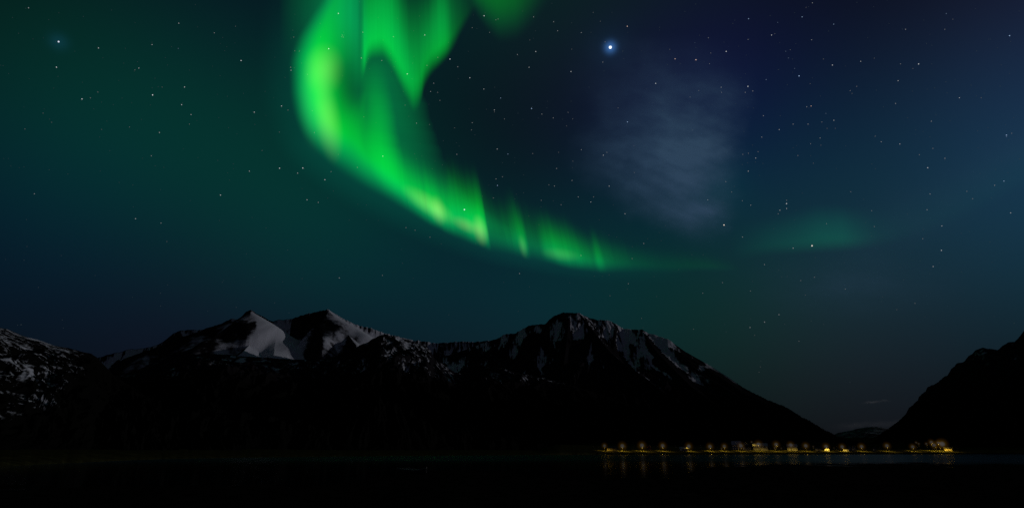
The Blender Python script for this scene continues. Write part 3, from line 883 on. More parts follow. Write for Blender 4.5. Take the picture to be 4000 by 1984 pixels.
# ------------------------------------------------------------------ stars
TILES = [
    (0, 0, "216,62,.7;369,152,.3;745,365,.8;427,510,.9;1150,340,.7;949,367,.3;1352,178,.7;1348,368,.5b;1621,251,.6;1781,201,.4;1699,386,.35;1823,460,.9;1050,517,.7;1020,530,.5;1015,541,.3;1267,494,.3;1665,575,.3;1226,660,.4;1396,660,.8;1154,720,1;740,698,.5;684,742,.5;620,750,.9;1137,796,.3;1373,793,.8;1445,868,.7;1433,940,.5;1923,850,.8;326,857,.4;391,926,.4;189,977,.45;768,980,.4;980,962,.45;1206,1003,.7;1144,1179,.6;831,1140,.3;1720,729,.3;936,480,.3;1764,1240,.3;566,390,.25;1250,438,.25;1433,532,.2;1297,355,.3"),
    (1000, 0, "623,104,.9;550,371,1;285,283,.5;265,291,.35;293,386,.45;328,389,.45;262,511,.6;265,533,.7;193,803,.8;242,834,.5;177,1000,.4;46,1139,.4;178,1273,.9;354,1272,.9;663,246,.3;652,265,.4;660,283,.5;648,280,.45;655,272,.4;668,268,.3;808,246,.6;797,441,.7;1039,280,.6;1276,267,.8;951,460,.6;1144,561,.9;1467,449,.9;1526,507,.6;1617,590,.8;1344,631,.6;1320,694,.6;1374,700,.5;1391,761,.5;1723,675,.7;1850,743,.7b;1803,833,.7;1803,848,.4;1214,933,.6;1635,929,.6;1630,983,.5;1502,968,.4;1313,943,.4;1824,1128,.7;1905,1166,.7b;1519,1168,.6;959,1182,.8;815,885,.4;1725,122,.9;1635,212,.5;1766,248,.5;1831,146,.5;1814,153,.5;1375,436,.5;1293,497,.5;1128,797,.4;767,1267,.5;622,1169,.4;441,1004,.5;389,564,.5;425,839,.4;1156,881,.3;1879,901,.5"),
    (2000, 0, "872,201,.9o;163,130,.6;315,167,.6;345,235,.6;524,249,.6;668,163,.4;180,392,.8;41,415,.6;129,511,.7;446,543,.8;687,472,.6;704,319,.5;148,822,.9b;226,864,.6;312,893,.6;413,953,.4;424,851,.5;459,901,.4;524,1133,.6;157,1162,.5;352,1153,.4;691,1175,.8;718,1153,.6;873,923,1b;802,818,.5;1087,633,.9;1233,447,.9o;1391,454,1o;1620,391,.9;1789,144,.8b;1785,301,.5;1485,288,.5;1503,403,.5;1494,484,.5;1581,662,.7;1585,700,.6;1784,655,.9;1764,700,.6;1821,690,.6;1922,604,.6b;1412,686,.5;1347,736,.5;1901,877,.6;1889,1038,.6;1299,979,.4;1364,985,.5;1437,1100,.6;1342,1137,.6;1843,1196,.7;1788,1160,.5;1745,1168,.5;1861,1148,.5;922,1104,.4;337,1275,.6;460,1220,.4;135,305,.4;452,374,.4;614,97,.4;1193,376,.4;1383,326,.4b;1390,33,.35b"),
    (3000, 0, "336,24,.6;288,58,.4;258,130,.8b;497,185,.7b;27,267,.8;52,257,.4;330,303,.6;74,172,.5b;134,390,.5b;168,378,.4;154,440,.5b;487,494,.8;201,520,.5b;235,576,1b;319,635,.4;701,466,.7;804,442,.4;671,655,.5;622,687,.5;635,708,.4;1040,224,.6;1348,105,.6b;1398,148,.4;1337,224,.5;1827,272,.95b;1139,486,.9;1002,485,.5;1096,520,.4;984,612,.7;965,784,.6;1448,741,.7;1612,741,.4;326,803,.8o;293,809,.6;438,859,.5b;498,911,.7;407,924,.5;303,940,.6;190,940,.6;85,981,.7;447,972,.4;508,972,.4;394,1045,.6;322,1088,.5;400,1099,.4;226,1177,.5;344,1235,.4;810,1031,.5;856,1073,.6;997,1090,.7;1235,918,.6;1145,1171,.5;1247,1123,.5;1338,1198,.6;1208,1269,.8;1803,1023,.9b;1804,1034,.6b;1843,1009,.5;419,448,.4"),
    (0, 640, "260,227,.6;1025,415,.7;1218,448,.6;1262,587,.4;1215,1074,.4;1668,237,.8;1886,56,.7;901,141,.4;758,55,.3;1737,124,.3"),
    (1000, 640, "315,71,.7;521,121,.8;568,60,.5;386,272,.7;471,292,.6;585,206,.4;1134,483,.5;1203,502,.5;1316,555,.5;1108,751,.4;956,843,.5;630,862,.6;240,652,.4;835,312,.3;705,427,.3;1815,115,.6;1864,98,.5;1826,164,.8b;1795,258,.5;1333,38,.4;1663,602,.4"),
    (2000, 640, "454,126,.6;279,159,.5;321,169,.6;735,169,.7;501,250,.6;596,289,.7;617,251,.5;221,276,.5;387,290,.4;371,310,.5;855,377,.7;1480,272,.7;1189,218,.4;1229,42,.5;925,66,.5;1617,135,.6;1787,56,.7;1661,214,.5;1742,279,.5;1806,313,.6;1600,295,.4;1743,553,.6;996,602,.6;1127,581,.4;1909,761,.6;1592,898,.5;1443,977,.5;1803,960,.5;880,906,.5;872,948,.4;741,997,.5;735,839,.4;622,850,.4;1261,799,.4;1360,686,.4;57,829,.6;980,1167,.5;1374,1249,.5;1800,1236,.8;1910,1195,.8;522,693,.6;908,716,.5;204,461,.4;128,395,.4;88,219,.4;1094,1003,.4;1806,1171,.4;733,538,.4"),
    (3000, 640, "190,637,.7;140,301,.9;141,338,.7;90,351,.7;141,276,.5;77,378,.5;43,490,.4;442,452,.5;626,211,.5;784,354,.5;804,474,.5;1225,228,.6;1203,347,.6;1315,470,.7;1311,654,.8;1249,776,.7;1784,131,.8b;1714,163,.6;1504,208,.5;1548,264,.5;1835,371,.7;1170,566,.5;1678,592,.4;584,947,.5;248,882,.5;145,852,.4;81,804,.4;351,857,.5;283,992,.5;83,1139,.8;1112,1054,.6;974,1102,.5;326,1187,.4;126,1212,.4;577,747,.3;357,708,.35"),
]
STARS = [(2948, 1309, .5, 'w'), (3121, 1332, .6, 'w'), (2970, 1432, .45, 'w'), (2965, 1453, .45, 'w'), (2972, 1409, .3, 'w'), (2709, 1285, .5, 'w'), (3320, 1492, .3, 'w')]
for ox, oy, txt in TILES:
    for item in txt.split(';'):
        a_, b_, c_ = item.split(',')
        hue = 'w'
        if c_[-1] in 'bo': hue, c_ = c_[-1], c_[:-1]
        STARS.append((ox + float(a_) / 1.936, oy + float(b_) / 1.936, float(c_), hue))
GREAT = [  # the lights that stand out: px, py, size, strength, colour, name, label, category
    (2384, 186, 12.0, 1.4, (0.86, 0.95, 1.0), 'planet', 'brilliant blue-white planet with a blue aureole, the brightest light in the sky', 'planet'),
    (229, 164, 6.0, 0.9, (0.78, 0.85, 1.0), 'star', 'bright violet-white star with faint halo alone in the upper left sky', 'star'),
    (1814, 819, 5.0, 0.9, (0.75, 0.80, 1.0), 'star', 'bright star shining through the lower green curtain of the aurora', 'star'),
    (2828, 879, 4.8, 0.9, (1.0, 0.86, 0.70), 'star', 'bright warm star just below the right corner of the cloud wedge', 'star'),
    (3172, 960, 5.0, 0.9, (1.0, 0.88, 0.78), 'star', 'bright warm star inside the faint green glow on the right', 'star'),
]
UNIQUE = {
    (1284, 192): 'bright star in the upper left green band of the aurora', (2451, 231): 'warm star just below the brightest star on its right',
    (3121, 298): 'bright blue star high in the navy sky right of the cloud', (3944, 140): 'sharp cyan star near the upper right edge of the sky',
    (3931, 528): 'upper star of the close cyan pair near the right edge', (3932, 534): 'lower star of the close cyan pair near the right edge',
    (2930, 1278): 'lowest star of the straight row of three above the ridge', (2987, 1257): 'middle star of the straight row of three above the ridge',
    (3043, 1228): 'highest star of the straight row of three above the ridge', (1322, 54): 'white star above the left shoulder of the green curl',
    (2637, 231): 'left star of the orange pair above the cloud wedge', (2718, 235): 'right star of the orange pair above the cloud wedge',
    (2451, 477): 'bluish star in the left part of the cloud wedge', (2077, 425): 'blue star in the dark gap inside the aurora hook',
    (3168, 415): 'reddish star low in the navy sky beside a faint white one', (596, 372): 'brightest white star in the teal sky left of the green curl',
    (221, 263): 'white star straight below the violet-white star', (2970, 1432): 'upper faint star of the short hanging row under the three-star row',
    (2965, 1453): 'lower faint star of the short hanging row under the three-star row', (3677, 978): 'white star alone low in the dark sky on the right',
    (3072, 795): 'top bright star of the tight trio left of the green glow', (3588, 251): 'white star in the open navy sky on the far right',
    (1891, 63): 'white star on the green wisp at the top of the sky', (2924, 74): 'blue star near the top edge above the cloud wedge',
}


def region(x, y):
    if (x - 1341) ** 2 + (y - 140) ** 2 < 16 ** 2: return 'of the tiny tight cluster inside the green curl'
    if 1120 < x < 1830 and y < 1000 and y > 0 and x < 1480 + (y > 250) * 0 + (y < 420) * 290 and x > 1170 and (y < 640): return 'seen through the bright green curl of the aurora'
    if x < 1170 and y < 330: return 'in the teal sky at upper left, beside the aurora'
    if x < 1170 and y < 660: return 'in the teal sky left of the lower aurora curl'
    if x < 1170: return 'in the dim sky above the left mountains'
    if y > 0.48 * x + 60 and x < 2000: return 'below the green lower edge of the aurora'
    if x < 2000 and y < 700: return 'in the dark gap inside the aurora hook'
    if x < 2300 and y < 800: return 'in the dark sky between aurora hook and cloud wedge'
    if 2280 < x < 2850 and 250 < y < 950: return 'on or beside the blue-grey cloud wedge'
    if x < 2850 and y <= 250: return 'near the brilliant planet above the cloud wedge'
    if x < 2850 and y < 1060: return 'above the faint right tail of the aurora'
    if x < 2850: return 'in the green-tinged sky over the great peak'
    if y < 300: return 'high in the navy sky right of the cloud wedge'
    if y < 600 and x < 3350: return 'in the navy sky beside the cloud wedge'
    if y < 600: return 'in the blue sky toward the right edge'
    if y < 1000 and x < 3350: return 'around the faint green glow on the right'
    if y < 1000: return 'on the slanting veil at the right edge'
    return 'low in the sky over the valley on the right'


STAR_R = 150000.0
STAR_COL = {'w': (0.92, 0.97, 1.0), 'b': (0.45, 0.66, 1.0), 'o': (1.0, 0.70, 0.58)}


def ball(name, mat, subdiv=2):
    bm = bmesh.new(); bmesh.ops.create_icosphere(bm, subdivisions=subdiv, radius=1.0)
    me = bpy.data.meshes.new(name); bm.to_mesh(me); bm.free(); me.materials.append(mat)
    for pl in me.polygons: pl.use_smooth = True
    return me


def star_scale(size_px, px, py):
    d = ray(px, py)
    return STAR_R * 0.5 * size_px * (FOCAL / np.linalg.norm(d)) / FOCAL


star_mesh = {}
for px_, py_, size, power, colour, nm, lab, cat_ in GREAT:
    o = link(nm, ball(nm, glowing(nm + '_light', colour, power)))
    dv = ray(px_, py_); dv = dv / np.linalg.norm(dv)
    o.location = dv * STAR_R; o.scale = [float(star_scale(size, px_, py_))] * 3
    tag(o, lab, cat_, 'stars in the night sky')
STARS.sort(key=lambda s: -s[2])
STARS = [s for i, s in enumerate(STARS) if not any((s[0] - q[0]) ** 2 + (s[1] - q[1]) ** 2 < 9 for q in STARS[:i])]
n_star = 0
loose = []
for px_, py_, br, hue in STARS:
    size = 2.0 + 1.9 * br
    power = 0.05 + 0.80 * br ** 2.8
    if py_ > 1150: power *= 0.5
    if n_star >= 290:
        loose.append((px_, py_, size, br)); continue
    key = (round(power, 2), hue)
    if key not in star_mesh:
        star_mesh[key] = ball('star', glowing('star_light', STAR_COL[hue], power), 1)
    o = link('star', star_mesh[key])
    dv = ray(px_, py_); dv = dv / np.linalg.norm(dv)
    o.location = dv * STAR_R; o.scale = [float(star_scale(size, px_, py_))] * 3
    lab = next((v for k, v in UNIQUE.items() if abs(k[0] - px_) < 4 and abs(k[1] - py_) < 4), None)
    if lab is None:
        tint = {'w': 'white', 'b': 'bluish', 'o': 'reddish'}[hue]
        lab = ('clear ' if br > 0.75 else 'small ' if br > 0.55 else 'faint ') + tint + ' star ' + region(px_, py_)
    tag(o, lab, 'star', 'stars in the night sky')
    n_star += 1
# the dust of still fainter stars: one object
rs = np.random.RandomState(4)
bm = bmesh.new()
for _ in range(420):
    loose.append((rs.uniform(-100, 4100), rs.uniform(-100, 1300) if rs.rand() < 0.7 else rs.uniform(0, 700), rs.uniform(2.0, 2.9), 0.2))
for px_, py_, size, br in loose:
    dv = ray(px_, py_); dv = dv / np.linalg.norm(dv)
    k_ = float(star_scale(size, px_, py_))
    bmesh.ops.create_icosphere(bm, subdivisions=1, radius=k_, matrix=__import__('mathutils').Matrix.Translation(Vector(dv * (STAR_R + 500))))
me = bpy.data.meshes.new('faint_stars'); bm.to_mesh(me); bm.free()
me.materials.append(glowing('faint_star_light', (0.6, 0.85, 1.0), 0.05))
tag(link('faint_stars', me), 'countless faint stars sprinkled over the whole night sky', 'stars', kind='stuff')

# ------------------------------------------------------------------ village on the far bank
LAMP_GREY = (1.0, 0.97, 0.98)
SODIUM = (1.0, 0.65, 0.08)
M_POLE = surface('dark_painted_pole', (0.02, 0.02, 0.02), 0.6, 0.15, 2.0)
M_GLASS = glowing('lamp_glass_light', LAMP_GREY, 0.021)
M_WALLS = {'white': surface('white_boards', (0.36, 0.36, 0.37), 0.7, 0.06, 1.5), 'yellow': surface('ochre_boards', (0.50, 0.42, 0.20), 0.7, 0.1, 1.5),
           'red': surface('red_boards', (0.30, 0.07, 0.05), 0.75, 0.15, 1.5), 'grey': surface('grey_boards', (0.42, 0.42, 0.42), 0.7, 0.1, 1.5)}
M_ROOF = surface('dark_roofing', (0.05, 0.05, 0.055), 0.6, 0.25, 1.2)
M_SNOWROOF = surface('snow_dusted_roof', (0.66, 0.67, 0.70), 0.8, 0.12, 0.6)
M_DOOR = surface('painted_door', (0.10, 0.07, 0.05), 0.5)
M_FRAME = surface('window_frame_paint', (0.75, 0.75, 0.74), 0.6, 0.05)
M_LIT = glowing('lit_window_light', (1.0, 0.80, 0.55), 0.024)
M_DARKGLASS = surface('dark_window_glass', (0.02, 0.02, 0.025), 0.08, 0.1)
M_BARK = surface('birch_bark', (0.24, 0.21, 0.17), 0.9, 0.3, 4.0)
M_TWIG = surface('winter_twigs', (0.12, 0.085, 0.045), 0.9, 0.35, 2.0)
M_WOOD = surface('weathered_timber', (0.20, 0.16, 0.12), 0.85, 0.3, 3.0)

# lamp bloom put in as a glowing ball of colour, white core to orange
m, t, out = material('lamp_bloom')
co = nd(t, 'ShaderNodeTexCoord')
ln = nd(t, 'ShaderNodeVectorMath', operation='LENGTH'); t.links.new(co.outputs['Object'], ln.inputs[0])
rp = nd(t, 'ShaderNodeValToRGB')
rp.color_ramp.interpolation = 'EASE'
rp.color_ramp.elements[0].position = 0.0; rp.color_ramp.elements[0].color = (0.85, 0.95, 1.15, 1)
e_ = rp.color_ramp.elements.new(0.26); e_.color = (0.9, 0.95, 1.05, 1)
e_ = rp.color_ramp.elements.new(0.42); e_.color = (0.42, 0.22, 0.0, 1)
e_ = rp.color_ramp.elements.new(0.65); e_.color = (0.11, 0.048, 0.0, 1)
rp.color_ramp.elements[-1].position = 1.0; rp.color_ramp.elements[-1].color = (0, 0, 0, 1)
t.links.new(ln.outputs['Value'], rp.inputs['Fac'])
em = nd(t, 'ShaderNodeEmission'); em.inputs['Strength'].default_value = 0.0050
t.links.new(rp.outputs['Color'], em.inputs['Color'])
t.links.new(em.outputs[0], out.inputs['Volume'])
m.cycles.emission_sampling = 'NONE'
M_BLOOM = m


class MB:
    """Collects simple shapes into one mesh."""
    def __init__(self): self.bm = bmesh.new()

    def box(self, x0, x1, y0, y1, z0, z1):
        v = [self.bm.verts.new((x, y, z)) for z in (z0, z1) for y in (y0, y1) for x in (x0, x1)]
        for f in ((0, 2, 3, 1), (4, 5, 7, 6), (0, 1, 5, 4), (2, 6, 7, 3), (0, 4, 6, 2), (1, 3, 7, 5)):
            self.bm.faces.new([v[i] for i in f])
        return self

    def tube(self, a, b, r0, r1, n=8):
        a, b = Vector(a), Vector(b)
        q = (b - a).to_track_quat('Z', 'Y')
        ra = [self.bm.verts.new(a + q @ Vector((math.cos(i * 2 * math.pi / n) * r0, math.sin(i * 2 * math.pi / n) * r0, 0))) for i in range(n)]
        rb = [self.bm.verts.new(b + q @ Vector((math.cos(i * 2 * math.pi / n) * r1, math.sin(i * 2 * math.pi / n) * r1, 0))) for i in range(n)]
        for i in range(n):
            self.bm.faces.new((ra[i], ra[(i + 1) % n], rb[(i + 1) % n], rb[i]))
        self.bm.faces.new(ra[::-1]); self.bm.faces.new(rb)
        return self

    def poly(self, pts):
        self.bm.faces.new([self.bm.verts.new(p) for p in pts]); return self

    def build(self, name, mat, parent=None, shade=False):
        bmesh.ops.recalc_face_normals(self.bm, faces=self.bm.faces)
        me = bpy.data.meshes.new(name); self.bm.to_mesh(me); self.bm.free(); me.materials.append(mat)
        if shade:
            for f in me.polygons: f.use_smooth = True
        return link(name, me, parent)


def lamp_post(H, glass_r, bloom_r, power, label, group, loc, rz, name='street_lamp', cat_='street lamp'):
    r_ = empty(name, loc, rz)
    MB().tube((0, 0, -0.4), (0, 0, H - 0.5), 0.11, 0.07).build('pole', M_POLE, r_, True)
    MB().tube((0, 0, H - 0.55), (0, -2.2, H - 0.12), 0.05, 0.045).build('arm', M_POLE, r_, True)
    MB().box(-0.18, 0.18, -2.9, -2.15, H - 0.10, H + 0.08).build('lamp_housing', M_POLE, r_)
    bm = bmesh.new(); bmesh.ops.create_icosphere(bm, subdivisions=2, radius=glass_r)
    me = bpy.data.meshes.new('lamp_globe'); bm.to_mesh(me); bm.free(); me.materials.append(M_GLASS)
    for f in me.polygons: f.use_smooth = True
    g_ = link('lamp_globe', me, r_); g_.location = (0, -2.5, H - 0.10 - glass_r * 0.2)
    if bloom_r > 0:
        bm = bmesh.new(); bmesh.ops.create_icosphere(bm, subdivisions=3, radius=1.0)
        me = bpy.data.meshes.new('bloom_glow'); bm.to_mesh(me); bm.free(); me.materials.append(M_BLOOM)
        h_ = link('bloom_glow', me, r_); h_.location = (0, -2.5, H - 0.2); h_.scale = (bloom_r,) * 3
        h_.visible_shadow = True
    L = bpy.data.lights.new('lamp_light', 'SPOT'); L.energy = power; L.color = SODIUM; L.shadow_soft_size = 0.25
    L.spot_size = math.radians(164); L.spot_blend = 0.6
    lo = bpy.data.objects.new('lamp_light', L); COL.objects.link(lo); lo.parent = r_
    lo.location = (0, -2.5, H - 0.3 - 1.6 * glass_r)
    tag(r_, label, cat_, group)
    return r_


def face_camera(p): return math.atan2(p[1], p[0]) - math.pi / 2


STREET = [(2362, 1740, .62, 'small street lamp standing left of the ochre house at the shore'), (2432, 1741, 1.0, 'street lamp just right of the ochre house, first large one from the left'),
          (2509, 1739, 1.05, 'tall bright street lamp between ochre house and the crossbar pole, second large from left'), (2590, 1740, .95, 'third large street lamp from the left, over a wide lit lawn'),
          (2692, 1742, .95, 'street lamp beside the low white house at the shore'), (2775, 1743, .92, 'street lamp right of the wooden crossbar pole'),
          (2831, 1742, .8, 'smaller street lamp left of the hillside houses'), (2896, 1740, .95, 'street lamp below the two lit hillside houses'),
          (2966, 1735, 1.1, 'bright street lamp in front of the long white hall'), (3035, 1735, .95, 'street lamp at the right end of the lit lawn by the hall'),
          (3092, 1737, .95, 'street lamp in front of the white house right of the hall'), (3150, 1740, .95, 'street lamp alone between two white houses in mid village'),
          (3229, 1743, .95, 'street lamp above the little pale shed'), (3292, 1744, .9, 'street lamp left of the two white shore cottages'),
          (3368, 1743, .95, 'street lamp just right of the two white shore cottages'), (3468, 1740, .95, 'lone street lamp under the valley mouth on the long lit bank'),
          (3568, 1744, .85, 'street lamp at the foot of the black mountain, left of the boathouse lights'), (3653, 1737, 1.0, 'street lamp left of the glowing boathouse'),
          (3686, 1733, 1.6, 'largest glowing street lamp beside the boathouse at right'), (3672, 1729, .8, 'lamp high behind the largest glowing one at right'),
          (3645, 1726, .8, 'high lamp on the slope left of the boathouse glow')]
for px_, py_, k_, lab in STREET:
    back_ = 25.0 + (14.0 if py_ < 1732 else 4.0)
    a_ = px_az(px_, py_)
    R_ = float(shore_range(a_)) + back_
    base = land_point(px_, R_)
    head = on_range(px_, py_, R_ - 2.5)
    H_ = max(4.5, float(head[2]) - base.z + 0.2)
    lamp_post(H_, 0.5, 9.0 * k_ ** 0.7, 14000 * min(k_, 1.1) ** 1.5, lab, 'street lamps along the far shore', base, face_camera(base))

SMALL = [(2940, 1725, .9, 'small lamp on the slope above the long white hall'), (2819, 1750.6, .8, 'tiny lamp low on the bank left of the hillside houses'), (2906, 1749, .9, 'tiny lamp below the right hillside house'),
         (2885, 1749.5, .6, 'tiny lamp under the left hillside house'), (3053, 1749.4, .7, 'tiny lamp between the hall lawn and the next white house'), (3028, 1747.5, 1.0, 'tiny lamp at the corner of the lit hall lawn'),
         (3179, 1743, .8, 'tiny lamp at the left corner of the white house in mid village'), (3259, 1748, .6, 'tiny lamp alone right of the little pale shed'), (3624, 1732, 1.2, 'small white lamp alone on the dark slope left of the boathouse'),
         (3585, 1727, 1.0, 'upper lamp of the close pair on the dark slope at right'), (3594, 1732, 1.0, 'lower lamp of the close pair on the dark slope at right'), (2443, 1741.5, .45, 'pin-prick lamp touching the first large street lamp')]
for px_, py_, k_, lab in SMALL:
    a_ = px_az(px_, py_)
    R_ = float(shore_range(a_)) + (55.0 if py_ < 1735 else 34.0)
    base = land_point(px_, R_)
    head = on_range(px_, py_, R_ - 2.5)
    H_ = max(2.2, float(head[2]) - base.z + 0.2)
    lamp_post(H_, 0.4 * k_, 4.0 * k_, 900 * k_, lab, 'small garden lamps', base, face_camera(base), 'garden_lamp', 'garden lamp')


def house(px0, px1, ytop, back_, wall, label, roof='dark', floors=1, gable=False, lit=0.5, seed=0, chimney=True):
    rs_ = random.Random(seed)
    pxc = (px0 + px1) / 2
    a_ = px_az(pxc, 1750)
    R_ = float(shore_range(a_)) + back_
    base = land_point(pxc, R_)
    d = ray(pxc, 1750)
    mpp = R_ / math.hypot(d[0], d[1])
    W = (px1 - px0) * mpp
    D = max(6.5, 0.65 * W)
    top = on_range(pxc, ytop, R_)[2] - base.z
    Hr = max(4.6, float(top)); Hw = Hr * 0.60
    r_ = empty('house', base, face_camera(base))
    # walls with gables
    mb = MB(); mb.box(-W / 2, W / 2, -D / 2, D / 2, -1.0, Hw)
    if gable:      # gable faces the water
        for s in (-1, 1):
            mb.poly([(-W / 2, s * D / 2, Hw), (W / 2, s * D / 2, Hw), (0, s * D / 2, Hr - 0.15)])
    else:
        for s in (-1, 1):
            mb.poly([(s * W / 2, -D / 2, Hw), (s * W / 2, D / 2, Hw), (s * W / 2, 0, Hr - 0.15)])
    mb.build('wall', M_WALLS[wall], r_)
    o_ = 0.45
    mb = MB()
    if gable:
        for s in (-1, 1):
            e = Vector((s * (W / 2 + o_), 0, Hw - o_ * (Hr - Hw) / (W / 2)))
            for z_ in (0,):
                a1 = [(e.x, -D / 2 - o_, e.z), (e.x, D / 2 + o_, e.z), (0, D / 2 + o_, Hr), (0, -D / 2 - o_, Hr)]
                a2 = [(x, y, z + 0.18) for x, y, z in a1]
                mb.poly(a1); mb.poly(a2)
                for i in range(4): mb.poly([a1[i], a1[(i + 1) % 4], a2[(i + 1) % 4], a2[i]])
    else:
        for s in (-1, 1):
            e = Vector((0, s * (D / 2 + o_), Hw - o_ * (Hr - Hw) / (D / 2)))
            a1 = [(-W / 2 - o_, e.y, e.z), (W / 2 + o_, e.y, e.z), (W / 2 + o_, 0, Hr), (-W / 2 - o_, 0, Hr)]
            a2 = [(x, y, z + 0.18) for x, y, z in a1]
            mb.poly(a1); mb.poly(a2)
            for i in range(4): mb.poly([a1[i], a1[(i + 1) % 4], a2[(i + 1) % 4], a2[i]])
    rf = mb.build('roof', M_SNOWROOF if roof == 'snow' else M_ROOF, r_)
    if chimney:
        MB().box(W * 0.18, W * 0.18 + 0.7, -0.35, 0.35, Hr - 0.4, Hr + 0.9).build('chimney', M_WALLS['grey'], rf)
    nwin = max(2, int(W / 3.2))
    dn = nwin // 2
    for fl in range(floors):
        z0 = 0.9 + fl * (Hw / floors)
        for i in range(nwin):
            cx = -W / 2 + W * (i + 0.5) / nwin
            if fl == 0 and i == dn:
                dr = MB().box(cx - 0.5, cx + 0.5, -D / 2 - 0.06, -D / 2 - 0.01, 0.1, min(2.1, Hw - 0.2)).build('door', M_DOOR, r_)
                MB().tube((cx + 0.35, -D / 2 - 0.12, 1.05), (cx + 0.35, -D / 2 - 0.05, 1.05), 0.04, 0.04).build('handle', M_POLE, dr)
                continue
            zt = min(z0 + 1.25, Hw / floors * (fl + 1) - 0.15)
            w_ = MB()
            fr = 0.09
            x0_, x1_ = cx - 0.6, cx + 0.6
            y0_, y1_ = -D / 2 - 0.08, -D / 2 - 0.01
            w_.box(x0_ - fr, x0_, y0_, y1_, z0 - fr, zt + fr).box(x1_, x1_ + fr, y0_, y1_, z0 - fr, zt + fr).box(x0_, x1_, y0_, y1_, z0 - fr, z0).box(x0_, x1_, y0_, y1_, zt, zt + fr).box(cx - 0.03, cx + 0.03, y0_, y1_ - 0.04, z0, zt)
            wo = w_.build('window', M_FRAME, r_)
            MB().box(x0_, x1_, y1_ - 0.03, y1_, z0, zt).build('pane', M_LIT if rs_.random() < lit else M_DARKGLASS, wo)
    tag(r_, label, 'house', 'houses of the shore village')
    return r_, base, W


HOUSES = [
    (2372, 2411, 1742, 34, 'yellow', 'ochre house with dark roof at the left end of the lit shore', dict(seed=1, lit=.3)),
    (2527, 2545, 1738, 58, 'red', 'small dim red house behind the second large lamp', dict(seed=2, lit=.2, gable=True)),
    (2656, 2684, 1745, 33, 'white', 'low white house with snowy roof beside a lamp on the wide lawn', dict(seed=3, roof='snow', lit=.5)),
    (2862, 2897, 1722, 78, 'white', 'left of two lit white houses up on the slope', dict(seed=4, roof='snow', floors=2, lit=.7)),
    (2902, 2930, 1724, 66, 'white', 'right of two lit white houses up on the slope', dict(seed=5, floors=2, gable=True, lit=.7)),
    (2912, 2932, 1737, 44, 'white', 'low white shed below the right hillside house', dict(seed=15, lit=.7, chimney=False)),
    (2946, 2998, 1730, 52, 'white', 'long white hall, the widest building of the village', dict(seed=6, roof='snow', floors=2, lit=.8)),
    (3078, 3114, 1734, 46, 'white', 'broad white house behind a lamp, right of the long hall', dict(seed=7, roof='snow', floors=2, lit=.6)),
    (3187, 3210, 1744, 38, 'white', 'small white house with dark roof in mid village', dict(seed=8, lit=.6)),
    (3223, 3239, 1749, 36, 'grey', 'little pale shed right under a street lamp', dict(seed=9, gable=True, lit=.5, chimney=False)),
    (3295, 3313, 1749, 34, 'white', 'low white boat shed touching the cottage lamp', dict(seed=10, lit=.5, chimney=False)),
    (3314, 3327, 1741, 40, 'white', 'narrow white cottage, left of two side by side', dict(seed=11, gable=True, lit=.5)),
    (3329, 3344, 1739, 38, 'white', 'wider white cottage, right of two side by side', dict(seed=12, gable=True, lit=.7)),
    (3411, 3421, 1746, 40, 'grey', 'dim grey hut alone on the bank under the valley mouth', dict(seed=13, lit=.3, chimney=False)),
    (3693, 3717, 1745, 38, 'yellow', 'ochre boathouse beside the largest glowing lamp at right', dict(seed=14, lit=.3, chimney=False)),
]
house_spots = []
for px0, px1, yt, bk, wl, lab, kw in HOUSES:
    _, b_, W_ = house(px0, px1, yt, bk, wl, lab, **kw)
    house_spots.append((b_, W_))

# timber jetty left of the first lamps
a0 = land_point(2345, float(shore_range(px_az(2345, 1757))) - 1.0)
jt = empty('jetty', (a0.x, a0.y, 0), face_camera(a0))
MB().box(-26, 26, -1.6, 1.6, 2.55, 2.8).build('deck', M_WOOD, jt)
for i in range(9):
    MB().tube((-25 + i * 6.25, -1.3, -1.2), (-25 + i * 6.25, -1.3, 2.55), 0.2, 0.17).build('pile', M_WOOD, jt)
MB().box(-26, 26, -1.6, -1.5, 3.5, 3.6).build('rail', M_WOOD, jt)
for i in range(14):
    MB().tube((-25.5 + i * 3.9, -1.55, 2.8), (-25.5 + i * 3.9, -1.55, 3.5), 0.06, 0.06, 6).build('rail_post', M_WOOD, jt)
tag(jt, 'low timber jetty on piles along the bank left of the ochre house', 'jetty')

# wooden poles with crossbars
for px_, top_, lean, lab in ((2541, 1736, 0.0, 'upright wooden power pole near the small red house'), (2741, 1737, 0.22, 'leaning wooden crossbar pole between two lamps, left of the slope houses')):
    R_ = float(shore_range(px_az(px_, 1750))) + 30
    b_ = land_point(px_, R_)
    H_ = float(on_range(px_, top_, R_)[2]) - b_.z
    pr = empty('power_pole', b_, face_camera(b_))
    pr.rotation_euler.y = -lean * 0.5
    MB().tube((0, 0, -0.5), (0, 0, H_), 0.17, 0.12).build('pole', M_WOOD, pr, True)
    cb = MB().box(-2.4, 2.4, -0.22, -0.08, H_ - 0.75, H_ - 0.55).build('crossbar', M_WOOD, pr)
    for i in (-2.1, -1.2, 1.2, 2.1):
        MB().tube((i, -0.15, H_ - 0.55), (i, -0.15, H_ - 0.3), 0.06, 0.04, 6).build('insulator', M_FRAME, cb)
    tag(pr, lab, 'power pole', 'power poles in the village')


